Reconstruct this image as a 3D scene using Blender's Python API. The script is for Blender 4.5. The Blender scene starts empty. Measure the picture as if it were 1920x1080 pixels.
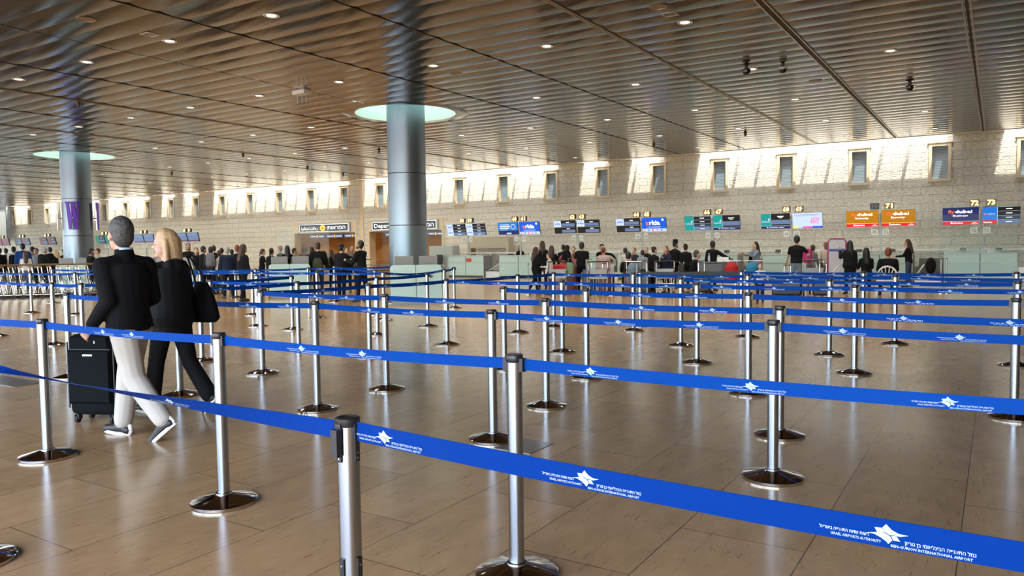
import bpy, bmesh, math, random
from mathutils import Vector, Matrix, Euler, noise
S = bpy.context.scene
COL = S.collection
R = math.radians
PI = math.pi
rnd = random.Random(7)

# ------------------------------------------------------------------ camera
PSI, PITCH, ROLL, EYE = R(32.3), math.atan(78/1440), 0.0125, 1.476
fw = Vector((-math.sin(PSI), math.cos(PSI), 0)); rt = Vector((math.cos(PSI), math.sin(PSI), 0)); up = Vector((0, 0, 1))
cf = fw*math.cos(PITCH) - up*math.sin(PITCH)
cu = up*math.cos(PITCH) + fw*math.sin(PITCH)
cr = rt*math.cos(ROLL) - cu*math.sin(ROLL)
cu2 = cu*math.cos(ROLL) + rt*math.sin(ROLL)
cam = bpy.data.objects.new('camera', bpy.data.cameras.new('camera'))
COL.objects.link(cam)
cam.matrix_world = Matrix(((cr.x, cu2.x, -cf.x, 0), (cr.y, cu2.y, -cf.y, 0), (cr.z, cu2.z, -cf.z, EYE), (0, 0, 0, 1)))
cam.data.sensor_width = 36; cam.data.lens = 27.0; cam.data.clip_end = 400; cam.data.clip_start = 0.05
S.camera = cam

# ------------------------------------------------------------------ light
w = bpy.data.worlds.new('world'); S.world = w; w.use_nodes = True
nt = w.node_tree; nt.nodes.clear()
o_ = nt.nodes.new('ShaderNodeOutputWorld'); b_ = nt.nodes.new('ShaderNodeBackground'); s_ = nt.nodes.new('ShaderNodeTexSky')
s_.sky_type = 'NISHITA'; s_.sun_disc = False; s_.sun_elevation = R(62); s_.sun_rotation = R(160); s_.air_density = 1.0; s_.dust_density = 2.5
SKY = 1.45
b_.inputs[1].default_value = SKY
nt.links.new(s_.outputs[0], b_.inputs[0]); nt.links.new(b_.outputs[0], o_.inputs[0])
sun = bpy.data.lights.new('sun', 'SUN'); sun.energy = 6.3; sun.angle = R(0.6); sun.color = (1, .95, .84)
so = bpy.data.objects.new('sun', sun); COL.objects.link(so)
sd = Vector((-.55, 1.0, -2.9)).normalized()
so.rotation_euler = sd.to_track_quat('-Z', 'Y').to_euler()
S.view_settings.view_transform = 'Standard'; S.view_settings.look = 'None'
S.view_settings.exposure = 0.50; S.view_settings.gamma = 1.0; S.view_settings.use_curve_mapping = False
S.cycles.max_bounces = 8; S.cycles.diffuse_bounces = 6; S.cycles.glossy_bounces = 4; S.cycles.transmission_bounces = 6; S.cycles.transparent_max_bounces = 10
S.cycles.sample_clamp_indirect = 6.0; S.cycles.caustics_reflective = False; S.cycles.caustics_refractive = False
S.cycles.use_denoising = True

# ------------------------------------------------------------------ helpers
MATS = {}
def mat(name, col=(.5, .5, .5), rough=.6, metal=0., emit=0., alpha=1., trans=0., spec=None, bump=None):
    if name in MATS: return MATS[name]
    m = bpy.data.materials.new(name); m.use_nodes = True
    n = m.node_tree; p = n.nodes['Principled BSDF']
    p.inputs['Base Color'].default_value = (*col, 1); p.inputs['Roughness'].default_value = rough
    p.inputs['Metallic'].default_value = metal
    if spec is not None: p.inputs['Specular IOR Level'].default_value = spec
    if emit: p.inputs['Emission Color'].default_value = (*col, 1); p.inputs['Emission Strength'].default_value = emit
    if trans: p.inputs['Transmission Weight'].default_value = trans
    if alpha < 1: p.inputs['Alpha'].default_value = alpha
    if bump:   # (scale, strength, colour variation)
        t = n.nodes.new('ShaderNodeTexCoord'); q = n.nodes.new('ShaderNodeTexNoise'); q.inputs['Scale'].default_value = bump[0]; q.inputs['Detail'].default_value = 4
        b = n.nodes.new('ShaderNodeBump'); b.inputs['Strength'].default_value = bump[1]; b.inputs['Distance'].default_value = .01
        n.links.new(t.outputs['Object'], q.inputs['Vector']); n.links.new(q.outputs['Fac'], b.inputs['Height']); n.links.new(b.outputs[0], p.inputs['Normal'])
        if len(bump) > 2:
            x = n.nodes.new('ShaderNodeMix'); x.data_type = 'RGBA'
            x.inputs['A'].default_value = (*[c*(1-bump[2]) for c in col], 1); x.inputs['B'].default_value = (*[min(1, c*(1+bump[2])) for c in col], 1)
            n.links.new(q.outputs['Fac'], x.inputs['Factor']); n.links.new(x.outputs['Result'], p.inputs['Base Color'])
    MATS[name] = m
    return m
def glass(name, tint, opac, rough=.05, ior=1.3):   # thin sheet: clear with a faint tint and a mirror share by angle
    if name in MATS: return MATS[name]
    m = bpy.data.materials.new(name); m.use_nodes = True; n = m.node_tree; n.nodes.clear()
    o = n.nodes.new('ShaderNodeOutputMaterial'); t = n.nodes.new('ShaderNodeBsdfTransparent'); t.inputs[0].default_value = (*[1-(1-c)*.25 for c in tint], 1)
    d = n.nodes.new('ShaderNodeBsdfPrincipled'); d.inputs['Base Color'].default_value = (*tint, 1); d.inputs['Roughness'].default_value = rough
    g = n.nodes.new('ShaderNodeBsdfGlossy'); g.inputs['Roughness'].default_value = rough
    fr = n.nodes.new('ShaderNodeFresnel'); fr.inputs[0].default_value = ior
    a = n.nodes.new('ShaderNodeMixShader'); a.inputs[0].default_value = opac; b = n.nodes.new('ShaderNodeMixShader')
    L = n.links.new
    L(t.outputs[0], a.inputs[1]); L(d.outputs[0], a.inputs[2]); L(fr.outputs[0], b.inputs[0]); L(a.outputs[0], b.inputs[1]); L(g.outputs[0], b.inputs[2]); L(b.outputs[0], o.inputs[0])
    MATS[name] = m
    return m
class MB:
    def __init__(s): s.v = []; s.f = []; s.m = []; s.mats = []; s.cur = 0
    def use(s, m):
        if m not in s.mats: s.mats.append(m)
        s.cur = s.mats.index(m); return s
    def face(s, idx): s.f.append(idx); s.m.append(s.cur)
    def quad(s, a, b, c, d):
        k = len(s.v); s.v += [Vector(a), Vector(b), Vector(c), Vector(d)]; s.face((k, k+1, k+2, k+3)); return s
    def box(s, a, b):
        x0, y0, z0 = a; x1, y1, z1 = b; k = len(s.v)
        s.v += [Vector(p) for p in ((x0,y0,z0),(x1,y0,z0),(x1,y1,z0),(x0,y1,z0),(x0,y0,z1),(x1,y0,z1),(x1,y1,z1),(x0,y1,z1))]
        for q in ((0,3,2,1),(4,5,6,7),(0,1,5,4),(1,2,6,5),(2,3,7,6),(3,0,4,7)): s.face(tuple(k+i for i in q))
        return s
    def rings(s, rs, cap=True, closed=True):
        n = len(rs[0]); k = len(s.v)
        for r in rs: s.v += [Vector(p) for p in r]
        for i in range(len(rs)-1):
            for j in range(n if closed else n-1):
                j2 = (j+1) % n
                s.face((k+i*n+j, k+i*n+j2, k+(i+1)*n+j2, k+(i+1)*n+j))
        if cap:
            s.face(tuple(k+j for j in reversed(range(n)))); s.face(tuple(k+(len(rs)-1)*n+j for j in range(n)))
        return s
    def lathe(s, prof, c=(0,0,0), n=24, cap=True):
        return s.rings([[(c[0]+r*math.cos(2*PI*j/n), c[1]+r*math.sin(2*PI*j/n), c[2]+z) for j in range(n)] for r, z in prof], cap)
    def tube(s, pts, r, n=8, cap=True):
        pts = [Vector(p) for p in pts]; rr = r if isinstance(r, (list, tuple)) else [r]*len(pts); rs = []
        ref = None
        for i, p in enumerate(pts):
            d = (pts[min(i+1, len(pts)-1)]-pts[max(i-1, 0)]).normalized()
            if ref is None: ref = Vector((0,0,1)) if abs(d.z) < .9 else Vector((1,0,0))
            x = (ref - d*ref.dot(d)).normalized(); y = d.cross(x); ref = x
            rs.append([p + (x*math.cos(2*PI*j/n) + y*math.sin(2*PI*j/n))*rr[i] for j in range(n)])
        return s.rings(rs, cap)
    def prism(s, poly, z0, z1, axis='z'):
        f = (lambda p, z: (p[0], p[1], z)) if axis == 'z' else (lambda p, z: (p[0], z, p[1]))
        return s.rings([[f(p, z0) for p in poly], [f(p, z1) for p in poly]])
    def add(s, other, M=None):
        k = len(s.v); s.v += [M @ v if M else v for v in other.v]
        for f, mi in zip(other.f, other.m):
            s.use(other.mats[mi]) if other.mats else None
            s.face(tuple(k+i for i in f))
        return s
    def build(s, name, m=None, parent=None, smooth=False, loc=None, rz=None):
        me = bpy.data.meshes.new(name); me.from_pydata([tuple(v) for v in s.v], [], s.f)
        ms = s.mats if s.mats else [m]
        for x in ms: me.materials.append(x)
        if len(ms) > 1: me.polygons.foreach_set('material_index', s.m)
        if smooth:
            me.shade_smooth()
            if smooth != 'all': 
                bm = bmesh.new(); bm.from_mesh(me); bmesh.ops.remove_doubles(bm, verts=bm.verts, dist=1e-6)
                for e in bm.edges:
                    if len(e.link_faces) == 2 and e.calc_face_angle(0) > R(38): e.smooth = False
                bm.to_mesh(me); bm.free()
        me.update()
        o = bpy.data.objects.new(name, me); COL.objects.link(o)
        if parent: o.parent = parent
        if loc: o.location = loc
        if rz is not None: o.rotation_euler = (0, 0, rz)
        return o
def tag(o, label, cat, group=None, kind=None):
    if label: o['label'] = label
    if cat: o['category'] = cat
    if group: o['group'] = group
    if kind: o['kind'] = kind
    return o
def thing(name, label, cat, loc=(0,0,0), rz=0, group=None):
    o = bpy.data.objects.new(name, None); o.empty_display_size = .1; COL.objects.link(o); o.location = loc; o.rotation_euler = (0,0,rz)
    return tag(o, label, cat, group)
def struct(o): o['kind'] = 'structure'; return o
def dup(o, parent=None, loc=None, rz=None, label=None):
    c = o.copy(); COL.objects.link(c)
    if parent: c.parent = parent
    if loc is not None: c.location = loc
    if rz is not None: c.rotation_euler = (0,0,rz)
    if label: c['label'] = label
    for ch in list(o.children): dup(ch, c)
    return c
TXT = {}
def text_geo(s, bold=0., res=1):
    """verts (unit cap height ~0.7 of size 1, centred on x, baseline 0) and faces of a text"""
    k = (s, bold, res)
    if k in TXT: return TXT[k]
    cu_ = bpy.data.curves.new('t', 'FONT'); cu_.body = s; cu_.size = 1; cu_.align_x = 'CENTER'; cu_.resolution_u = res; cu_.offset = bold
    o = bpy.data.objects.new('t', cu_); COL.objects.link(o)
    dg = bpy.context.evaluated_depsgraph_get(); ev = o.evaluated_get(dg); me = bpy.data.meshes.new_from_object(ev)
    v = [x.co.copy() for x in me.vertices]; f = [tuple(p.vertices) for p in me.polygons]
    bpy.data.objects.remove(o); bpy.data.curves.remove(cu_); bpy.data.meshes.remove(me)
    TXT[k] = (v, f); return TXT[k]
def heb(s): return s[::-1]
def put_text(mb, s, x, z, size, y, m, wide=None, bold=.0, res=1, fn=None):
    """text on a plane facing -Y at depth y; x centre, z baseline; wide forces the width"""
    v, f = text_geo(s, bold, res)
    if not v: return
    x0 = min(p.x for p in v); x1 = max(p.x for p in v); sx = size
    if wide: sx = wide/max(1e-4, x1-x0)
    cx = (x0+x1)/2; mb.use(m); k = len(mb.v)
    for p in v:
        a, b = x+(p.x-cx)*sx, z+p.y*size
        mb.v.append(Vector(fn(a, b)) if fn else Vector((a, y, b)))
    for q in f: mb.face(tuple(k+i for i in q))

ORD = 'zeroth first second third fourth fifth sixth seventh eighth ninth tenth eleventh twelfth thirteenth fourteenth fifteenth sixteenth seventeenth eighteenth nineteenth twentieth'.split()
# ------------------------------------------------------------------ setting materials
H = 5.6; WY = 35.0; SY = 34.1
def floor_mat():
    m = bpy.data.materials.new('travertine_floor'); m.use_nodes = True; n = m.node_tree; L = n.links.new; p = n.nodes['Principled BSDF']
    tc = n.nodes.new('ShaderNodeTexCoord'); sep = n.nodes.new('ShaderNodeSeparateXYZ'); L(tc.outputs['Object'], sep.inputs[0])
    cmb = n.nodes.new('ShaderNodeCombineXYZ'); ad = n.nodes.new('ShaderNodeMath'); ad.inputs[1].default_value = .13+62; L(sep.outputs['X'], ad.inputs[0])
    ay = n.nodes.new('ShaderNodeMath'); ay.inputs[1].default_value = 40.2; L(sep.outputs['Y'], ay.inputs[0])
    L(ay.outputs[0], cmb.inputs['X']); L(ad.outputs[0], cmb.inputs['Y'])
    br = n.nodes.new('ShaderNodeTexBrick'); br.offset = .42; br.offset_frequency = 2; br.squash = 1; br.inputs['Scale'].default_value = 1
    br.inputs['Brick Width'].default_value = 1.14; br.inputs['Row Height'].default_value = .62; br.inputs['Mortar Size'].default_value = .0028; br.inputs['Mortar Smooth'].default_value = .2
    br.inputs['Bias'].default_value = 0
    br.inputs['Color1'].default_value = (.47, .285, .135, 1); br.inputs['Color2'].default_value = (.37, .22, .10, 1); br.inputs['Mortar'].default_value = (.09, .055, .035, 1)
    L(cmb.outputs[0], br.inputs['Vector'])
    mp = n.nodes.new('ShaderNodeMapping'); mp.inputs['Scale'].default_value = (5, 2.2, 1); mp.inputs['Rotation'].default_value = (0, 0, .5); L(tc.outputs['Object'], mp.inputs[0])
    nz = n.nodes.new('ShaderNodeTexNoise'); nz.inputs['Scale'].default_value = 1.4; nz.inputs['Detail'].default_value = 7; nz.inputs['Roughness'].default_value = .65; L(mp.outputs[0], nz.inputs['Vector'])
    cr_ = n.nodes.new('ShaderNodeValToRGB'); cr_.color_ramp.elements[0].position = .3; cr_.color_ramp.elements[0].color = (.83, .82, .82, 1); cr_.color_ramp.elements[1].position = .7; cr_.color_ramp.elements[1].color = (1.09, 1.08, 1.06, 1)
    L(nz.outputs['Fac'], cr_.inputs[0])
    mu = n.nodes.new('ShaderNodeMix'); mu.data_type = 'RGBA'; mu.blend_type = 'MULTIPLY'; mu.inputs['Factor'].default_value = 1; L(br.outputs['Color'], mu.inputs['A']); L(cr_.outputs[0], mu.inputs['B'])
    # dark pores along the bedding
    mp2 = n.nodes.new('ShaderNodeMapping'); mp2.inputs['Scale'].default_value = (32, 4.5, 1); L(tc.outputs['Object'], mp2.inputs[0])
    n2 = n.nodes.new('ShaderNodeTexNoise'); n2.inputs['Scale'].default_value = 1.2; n2.inputs['Detail'].default_value = 5; n2.inputs['Roughness'].default_value = .8; L(mp2.outputs[0], n2.inputs['Vector'])
    c2 = n.nodes.new('ShaderNodeValToRGB'); c2.color_ramp.elements[0].position = .35; c2.color_ramp.elements[0].color = (.45, .42, .4, 1); c2.color_ramp.elements[1].position = .43; c2.color_ramp.elements[1].color = (1, 1, 1, 1); L(n2.outputs['Fac'], c2.inputs[0])
    m2 = n.nodes.new('ShaderNodeMix'); m2.data_type = 'RGBA'; m2.blend_type = 'MULTIPLY'; m2.inputs['Factor'].default_value = .75; L(mu.outputs['Result'], m2.inputs['A']); L(c2.outputs[0], m2.inputs['B'])
    L(m2.outputs['Result'], p.inputs['Base Color'])
    rr = n.nodes.new('ShaderNodeMapRange'); rr.inputs['To Min'].default_value = .17; rr.inputs['To Max'].default_value = .24; L(nz.outputs['Fac'], rr.inputs['Value']); L(rr.outputs[0], p.inputs['Roughness'])
    bp = n.nodes.new('ShaderNodeBump'); bp.inputs['Strength'].default_value = .0
    p.inputs['Specular IOR Level'].default_value = .6
    return m
def stone_mat(name='stone_wall', base=(.88, .86, .74), scale=1.0):
    m = bpy.data.materials.new(name); m.use_nodes = True; n = m.node_tree; L = n.links.new; p = n.nodes['Principled BSDF']
    tc = n.nodes.new('ShaderNodeTexCoord'); sep = n.nodes.new('ShaderNodeSeparateXYZ'); L(tc.outputs['Object'], sep.inputs[0])
    cmb = n.nodes.new('ShaderNodeCombineXYZ'); L(sep.outputs['X'], cmb.inputs['X']); L(sep.outputs['Z'], cmb.inputs['Y'])
    br = n.nodes.new('ShaderNodeTexBrick'); br.offset = .37; br.inputs['Scale'].default_value = 1; br.inputs['Brick Width'].default_value = 1.1; br.inputs['Row Height'].default_value = .335
    br.inputs['Mortar Size'].default_value = .012; br.inputs['Mortar Smooth'].default_value = .6; br.inputs['Color1'].default_value = (*base, 1); br.inputs['Color2'].default_value = (*[c*.94 for c in base], 1); br.inputs['Mortar'].default_value = (*[c*.66 for c in base], 1)
    dn = n.nodes.new('ShaderNodeTexNoise'); dn.inputs['Scale'].default_value = 3.5; dn.inputs['Detail'].default_value = 5; L(tc.outputs['Object'], dn.inputs['Vector'])
    vs = n.nodes.new('ShaderNodeVectorMath'); vs.operation = 'MULTIPLY_ADD'; vs.inputs[1].default_value = (.06, .06, 0); L(dn.outputs['Color'], vs.inputs[0]); L(cmb.outputs[0], vs.inputs[2])
    L(vs.outputs[0], br.inputs['Vector'])
    mp = n.nodes.new('ShaderNodeMapping'); mp.inputs['Scale'].default_value = (5, 5, 15); L(tc.outputs['Object'], mp.inputs[0])
    nz = n.nodes.new('ShaderNodeTexNoise'); nz.inputs['Scale'].default_value = 1.6; nz.inputs['Detail'].default_value = 6; nz.inputs['Roughness'].default_value = .6; L(mp.outputs[0], nz.inputs['Vector'])
    c = n.nodes.new('ShaderNodeValToRGB'); c.color_ramp.elements[0].position = .35; c.color_ramp.elements[0].color = (.66, .65, .60, 1); c.color_ramp.elements[1].position = .62; c.color_ramp.elements[1].color = (1.1, 1.1, 1.1, 1); L(nz.outputs['Fac'], c.inputs[0])
    mu = n.nodes.new('ShaderNodeMix'); mu.data_type = 'RGBA'; mu.blend_type = 'MULTIPLY'; mu.inputs['Factor'].default_value = .8; L(br.outputs['Color'], mu.inputs['A']); L(c.outputs[0], mu.inputs['B']); L(mu.outputs['Result'], p.inputs['Base Color'])
    p.inputs['Roughness'].default_value = .9
    ms = n.nodes.new('ShaderNodeMath'); ms.operation = 'MULTIPLY'; ms.inputs[1].default_value = -.6; L(br.outputs['Fac'], ms.inputs[0])
    aa = n.nodes.new('ShaderNodeMath'); L(ms.outputs[0], aa.inputs[0]); L(nz.outputs['Fac'], aa.inputs[1])
    bp = n.nodes.new('ShaderNodeBump'); bp.inputs['Strength'].default_value = 1; bp.inputs['Distance'].default_value = .09; L(aa.outputs[0], bp.inputs['Height']); L(bp.outputs[0], p.inputs['Normal'])
    return m
def ceil_mat():
    m = bpy.data.materials.new('bronze_ceiling'); m.use_nodes = True; n = m.node_tree; L = n.links.new; p = n.nodes['Principled BSDF']
    tc = n.nodes.new('ShaderNodeTexCoord')
    p.inputs['Coat Weight'].default_value = .36; p.inputs['Coat Roughness'].default_value = .16; p.inputs['Metallic'].default_value = .95; p.inputs['Base Color'].default_value = (.066, .043, .024, 1); p.inputs['Roughness'].default_value = .15
    mp = n.nodes.new('ShaderNodeMapping'); mp.inputs['Scale'].default_value = (.35, 1.1, 1); L(tc.outputs['Object'], mp.inputs[0])
    nz = n.nodes.new('ShaderNodeTexNoise'); nz.inputs['Scale'].default_value = 1.0; nz.inputs['Detail'].default_value = 2; L(mp.outputs[0], nz.inputs['Vector'])
    bp = n.nodes.new('ShaderNodeBump'); bp.inputs['Strength'].default_value = .17; bp.inputs['Distance'].default_value = .035; L(nz.outputs['Fac'], bp.inputs['Height']); L(bp.outputs[0], p.inputs['Normal']); L(bp.outputs[0], p.inputs['Coat Normal'])
    return m
M_FLOOR = floor_mat(); M_STONE = stone_mat(); M_CEIL = ceil_mat()
M_STEEL = mat('brushed_steel', (.34, .37, .40), .2, 1.)
M_CHROME = mat('polished_steel', (.62, .60, .57), .07, 1.)
M_DSTEEL = mat('dark_steel', (.30, .29, .28), .28, 1.)
M_BLACK = mat('black_plastic', (.012, .012, .014), .35)
M_TRIM = mat('cream_trim', (.68, .58, .40), .6)
M_PALE = mat('pale_fascia', (.72, .68, .58), .5)
M_GREEN = mat('pale_green_glass_panel', (.40, .56, .52), .18)
M_GREY = mat('grey_laminate', (.22, .21, .2), .5)
M_WHITE = mat('white_paint', (.8, .8, .8), .5)
M_SEAM = mat('dark_seam', (.03, .022, .016), .7)
X0, X1, YB = -84.0, 12.0, -14.0
# floor, unseen outdoor pavement added to bounce sunlight indoors
struct(MB().box((X0-.3, YB-.3, -.2), (X1+.3, WY+6, 0)).build('floor', M_FLOOR))
struct(MB().box((X0-60, YB-70, -.35), (X1+40, YB-.3, -.05)).build('ground', mat('pavement', (.42, .39, .34), .9)))
struct(MB().box((X0-60, YB-.3, -.35), (X0-.3, WY+6, -.05)).build('ground', MATS['pavement']))
# ceiling: curved panels laid in rows along X, cut round the two columns, grooves every 2.95 m
COLS = [(-15.45, 18.45), (-33.55, 18.1)]; RH, RR = 1.53, 1.95
PITCH_Y = .575
lines = []
y = -4.5; yl = []
while y < SY-.01:
    for k in range(6):
        t = k/6
        yl.append((y+t*PITCH_Y, .014*(1-(2*t-1)**2)*-1 + (-.012*t)))
    y += PITCH_Y
yl = [q for q in yl if q[0] <= SY] + [(SY, 0.)]
seams = [-.53-2.95*k for k in range(-5, 25)]
seams = sorted([s for s in seams if X0 < s < X1])
xs = [X0] + seams + [X1]
cm = MB().use(M_CEIL)
for i in range(len(yl)-1):
    (ya, za), (yb, zb) = yl[i], yl[i+1]
    if abs(yb-ya) < 1e-4: continue
    if (i+1) % 6 == 0: zb = -.012
    for j in range(len(xs)-1):
        gap = .03 if j % 2 == 0 else .012
        xa, xb = xs[j]+.018, xs[j+1]-.018
        segs = [[(xa, xa), (xb, xb)]]     # each boundary: x at ya, x at yb
        out = []
        cuts = []
        for cx, cy in COLS:
            if yb < cy-RR or ya > cy+RR: continue
            wa = math.sqrt(max(0, RR*RR-(ya-cy)**2)); wb = math.sqrt(max(0, RR*RR-(yb-cy)**2))
            if wa+wb > 0: cuts.append((cx, wa, wb))
        hit = [c for c in cuts if xa < c[0]+max(c[1:]) and xb > c[0]-max(c[1:])]
        if not hit: quads = [(xa, xa, xb, xb)]
        else:
            cx, wa, wb = hit[0]; quads = []
            la, lb = min(xb, cx-wa), min(xb, cx-wb)
            if la > xa or lb > xa: quads.append((xa, xa, max(la, xa), max(lb, xa)))
            ra, rb = max(xa, cx+wa), max(xa, cx+wb)
            if ra < xb or rb < xb: quads.append((min(ra, xb), min(rb, xb), xb, xb))
        for a0, b0, a1, b1 in quads:
            cm.quad((a0, ya, H+za), (b0, yb, H+zb), (b1, yb, H+zb), (a1, ya, H+za))
ceil = struct(cm.build('ceiling', smooth=True))
# seam trims: alternately a dark open groove and a pale double rail
for j, sx in enumerate(seams):
    jj = round((-.53-sx)/2.95)
    mb = MB()
    dark = jj in (0, 1, 3, 4) or jj > 4 and jj % 2 == 0
    sw_ = .022 if jj in (0, 1) else .010
    mb.use(M_SEAM).box((sx-sw_, -4.5, H-.028), (sx+sw_, SY, H+.05))
    c_ = mat('bronze_rail', (.42, .33, .23), .3, .8)
    if not dark: mb.use(c_).box((sx-.040, -4.5, H-.040), (sx-.010, SY, H)).box((sx+.010, -4.5, H-.040), (sx+.040, SY, H))
    elif jj in (0, 1): mb.use(c_).box((sx-.075, -4.5, H-.040), (sx-.045, SY, H)).box((sx+.045, -4.5, H-.040), (sx+.075, SY, H))
    if any(abs(sx-cx) < RR for cx, cy in COLS):
        continue
    struct(mb.build('trim_ceiling'))
# roof slab above the ceiling with the slot by the stone wall
rm = MB().use(M_PALE)
def roof_holes(x0, x1, y0, y1, z0, z1):
    # slab built in strips that leave square wells above both columns
    xs_ = [x0]
    for cx, cy in sorted(COLS): xs_ += [cx-1.7, cx+1.7]
    xs_.append(x1)
    for i in range(len(xs_)-1):
        a, b = xs_[i], xs_[i+1]
        if i % 2 == 0: rm.box((a, y0, z0), (b, y1, z1))
        else:
            cy = [c for c in COLS if a < c[0] < b][0][1]
            rm.box((a, y0, z0), (b, cy-1.7, z1)).box((a, cy+1.7, z0), (b, y1, z1))
roof_holes(X0-.3, X1+.3, -4.5, SY, 5.78, 6.6)
x = X0
while x < X1+.1: rm.box((x-.06, YB-.3, 5.7), (x+.06, -4.5, 6.0)); x += 3.0  # unseen open roof bay behind the camera, added to let sky light in
DARK = [(-1.55, .15), (-13.5, -11.7), (-16.4, -15.1), (-19.2, -17.7), (-33.9, -32.6), (-48.7, -46.9), (-51.5, -50.4), (-54.7, -53.0), (-61.5, -60.2), (-72.6, -70.0), (-76.5, -75.2)]
for a, b in DARK: rm.box((a, SY, 5.62), (b, WY+.02, 6.6))
x = X0+.4
while x < X1:
    if not any(a < x < b for a, b in DARK): rm.box((x-.05, SY, 6.45), (x+.05, WY, 6.6))
    x += .985
struct(rm.build('ceiling_roof'))
fm = MB().use(M_PALE).box((X0, SY-.02, H-.03), (X1, SY+.04, 5.78))
for a, b in DARK: fm.box((a, SY+.04, H-.03), (b, WY-.55, 5.62))
struct(fm.build('trim_slot'))
# stone wall with window openings and two portals
WIN = [(-1.99-2.94*k) for k in range(-3, 26) if k != 9 and -1.99-2.94*k > X0+1]
ww, z0w, z1w = .60, 3.92, 5.25
PORT = [(-39.0, -33.35), (-32.45, -26.65)]
wm = MB().use(M_STONE)
ops = [(x-ww/2, x+ww/2, z0w, z1w) for x in WIN] + [(a, b, 0, 3.17) for a, b in PORT]
bx = sorted({X0, X1, *[o[0] for o in ops], *[o[1] for o in ops]})
for i in range(len(bx)-1):
    a, b = bx[i], bx[i+1]; mid = (a+b)/2; zz = sorted([(o[2], o[3]) for o in ops if o[0] < mid < o[1]]); z = 0
    for q in zz:
        if q[0] > z: wm.box((a, WY, z), (b, WY+.5, q[0]))
        z = q[1]
    wm.box((a, WY, z), (b, WY+.5, 7.2))
struct(wm.build('wall_far'))
M_BLIND = None
def blind_mat():
    m = bpy.data.materials.new('window_blind'); m.use_nodes = True; n = m.node_tree; p = n.nodes['Principled BSDF']; L = n.links.new
    t = n.nodes.new('ShaderNodeTexCoord'); wv = n.nodes.new('ShaderNodeTexWave'); wv.bands_direction = 'Z'; wv.inputs['Scale'].default_value = 5; wv.inputs['Distortion'].default_value = .6
    c = n.nodes.new('ShaderNodeValToRGB'); c.color_ramp.elements[0].color = (.10, .14, .17, 1); c.color_ramp.elements[1].color = (.25, .33, .38, 1)
    L(t.outputs['Object'], wv.inputs['Vector']); L(wv.outputs['Fac'], c.inputs[0]); L(c.outputs[0], p.inputs['Base Color']); p.inputs['Roughness'].default_value = .15
    return m
M_BLIND = blind_mat()
for i, x in enumerate(WIN):
    t = thing('window_%d' % (i+1), None, None, (x, WY, z0w)); t['kind'] = 'structure'; hh = z1w-z0w
    f = MB().use(M_TRIM)
    f.box((-ww/2-.09, -.05, .02), (-ww/2+.02, .3, hh-.02)).box((ww/2-.02, -.05, .02), (ww/2+.09, .3, hh-.02)).box((-ww/2-.09, -.05, hh-.02), (ww/2+.09, .3, hh+.1)).box((-ww/2-.09, -.05, -.08), (ww/2+.09, .3, .02)).box((-ww/2-.15, -.08, hh+.101), (ww/2+.15, .02, hh+.14))
    f.build('window_frame', parent=t); MB().box((-ww/2, .14, 0), (ww/2, .18, hh)).build('blind', M_BLIND, t)
# vertical downpipe strip between the portals
struct(MB().box((-33.06, WY-.06, 0), (-32.78, WY, 6)).build('trim_pilaster', M_TRIM))
# portals: cream linings, warm lobby behind
M_LOBBY = mat('honey_stone', (.50, .34, .17), .5, bump=(3, .1, .12))
pm = MB().use(M_TRIM)
for a, b in PORT:
    pm.box((a, WY-.05, 2.47), (b, WY+.5, 3.17)).box((a, WY-.05, 0), (a+.14, WY+.5, 2.47)).box((b-.14, WY-.05, 0), (b, WY+.5, 2.47))
    pm.use(mat('dark_header', (.12, .09, .07), .4)).box((a+.14, WY+.1, 2.40), (b-.14, WY+.45, 2.47)).use(M_TRIM)
struct(pm.build('trim_portals'))
lm = MB().use(M_LOBBY).box((-40, WY+5.4, 0), (-25.5, WY+5.6, 3.2)).box((-40.2, WY+.5, 0), (-40, WY+5.6, 3.2)).box((-25.5, WY+.5, 0), (-25.3, WY+5.6, 3.2)).box((-33.1, WY+.5, 0), (-32.9, WY+3.5, 3.2))
struct(lm.build('wall_lobby')); struct(MB().box((-40.2, WY+.5, 3.2), (-25.3, WY+5.6, 3.35)).build('ceiling_lobby', M_WHITE))
for x in (-38, -36.2, -34.4, -31, -29.4, -27.9):
    t = thing('lobby_downlight', None, 'light', (x, WY+2.6+(x % 1.3), 3.2)); t['label'] = 'warm downlight in the lobby ceiling, %s from the left' % ORD[[-38, -36.2, -34.4, -31, -29.4, -27.9].index(x)+1]; t['group'] = 'lobby downlights'
    MB().lathe([(.09, -.02), (.09, 0)], n=16).build('lamp', mat('warm_lamp', (1, .72, .4), emit=8), t)
    la = bpy.data.lights.new('lobby_lamp', 'SPOT'); la.energy = 130; la.color = (1, .68, .36); la.spot_size = R(110); la.shadow_soft_size = .08; lo = bpy.data.objects.new('lamp_light', la); COL.objects.link(lo); lo.parent = t; lo.location = (0, 0, -.04)
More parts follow.
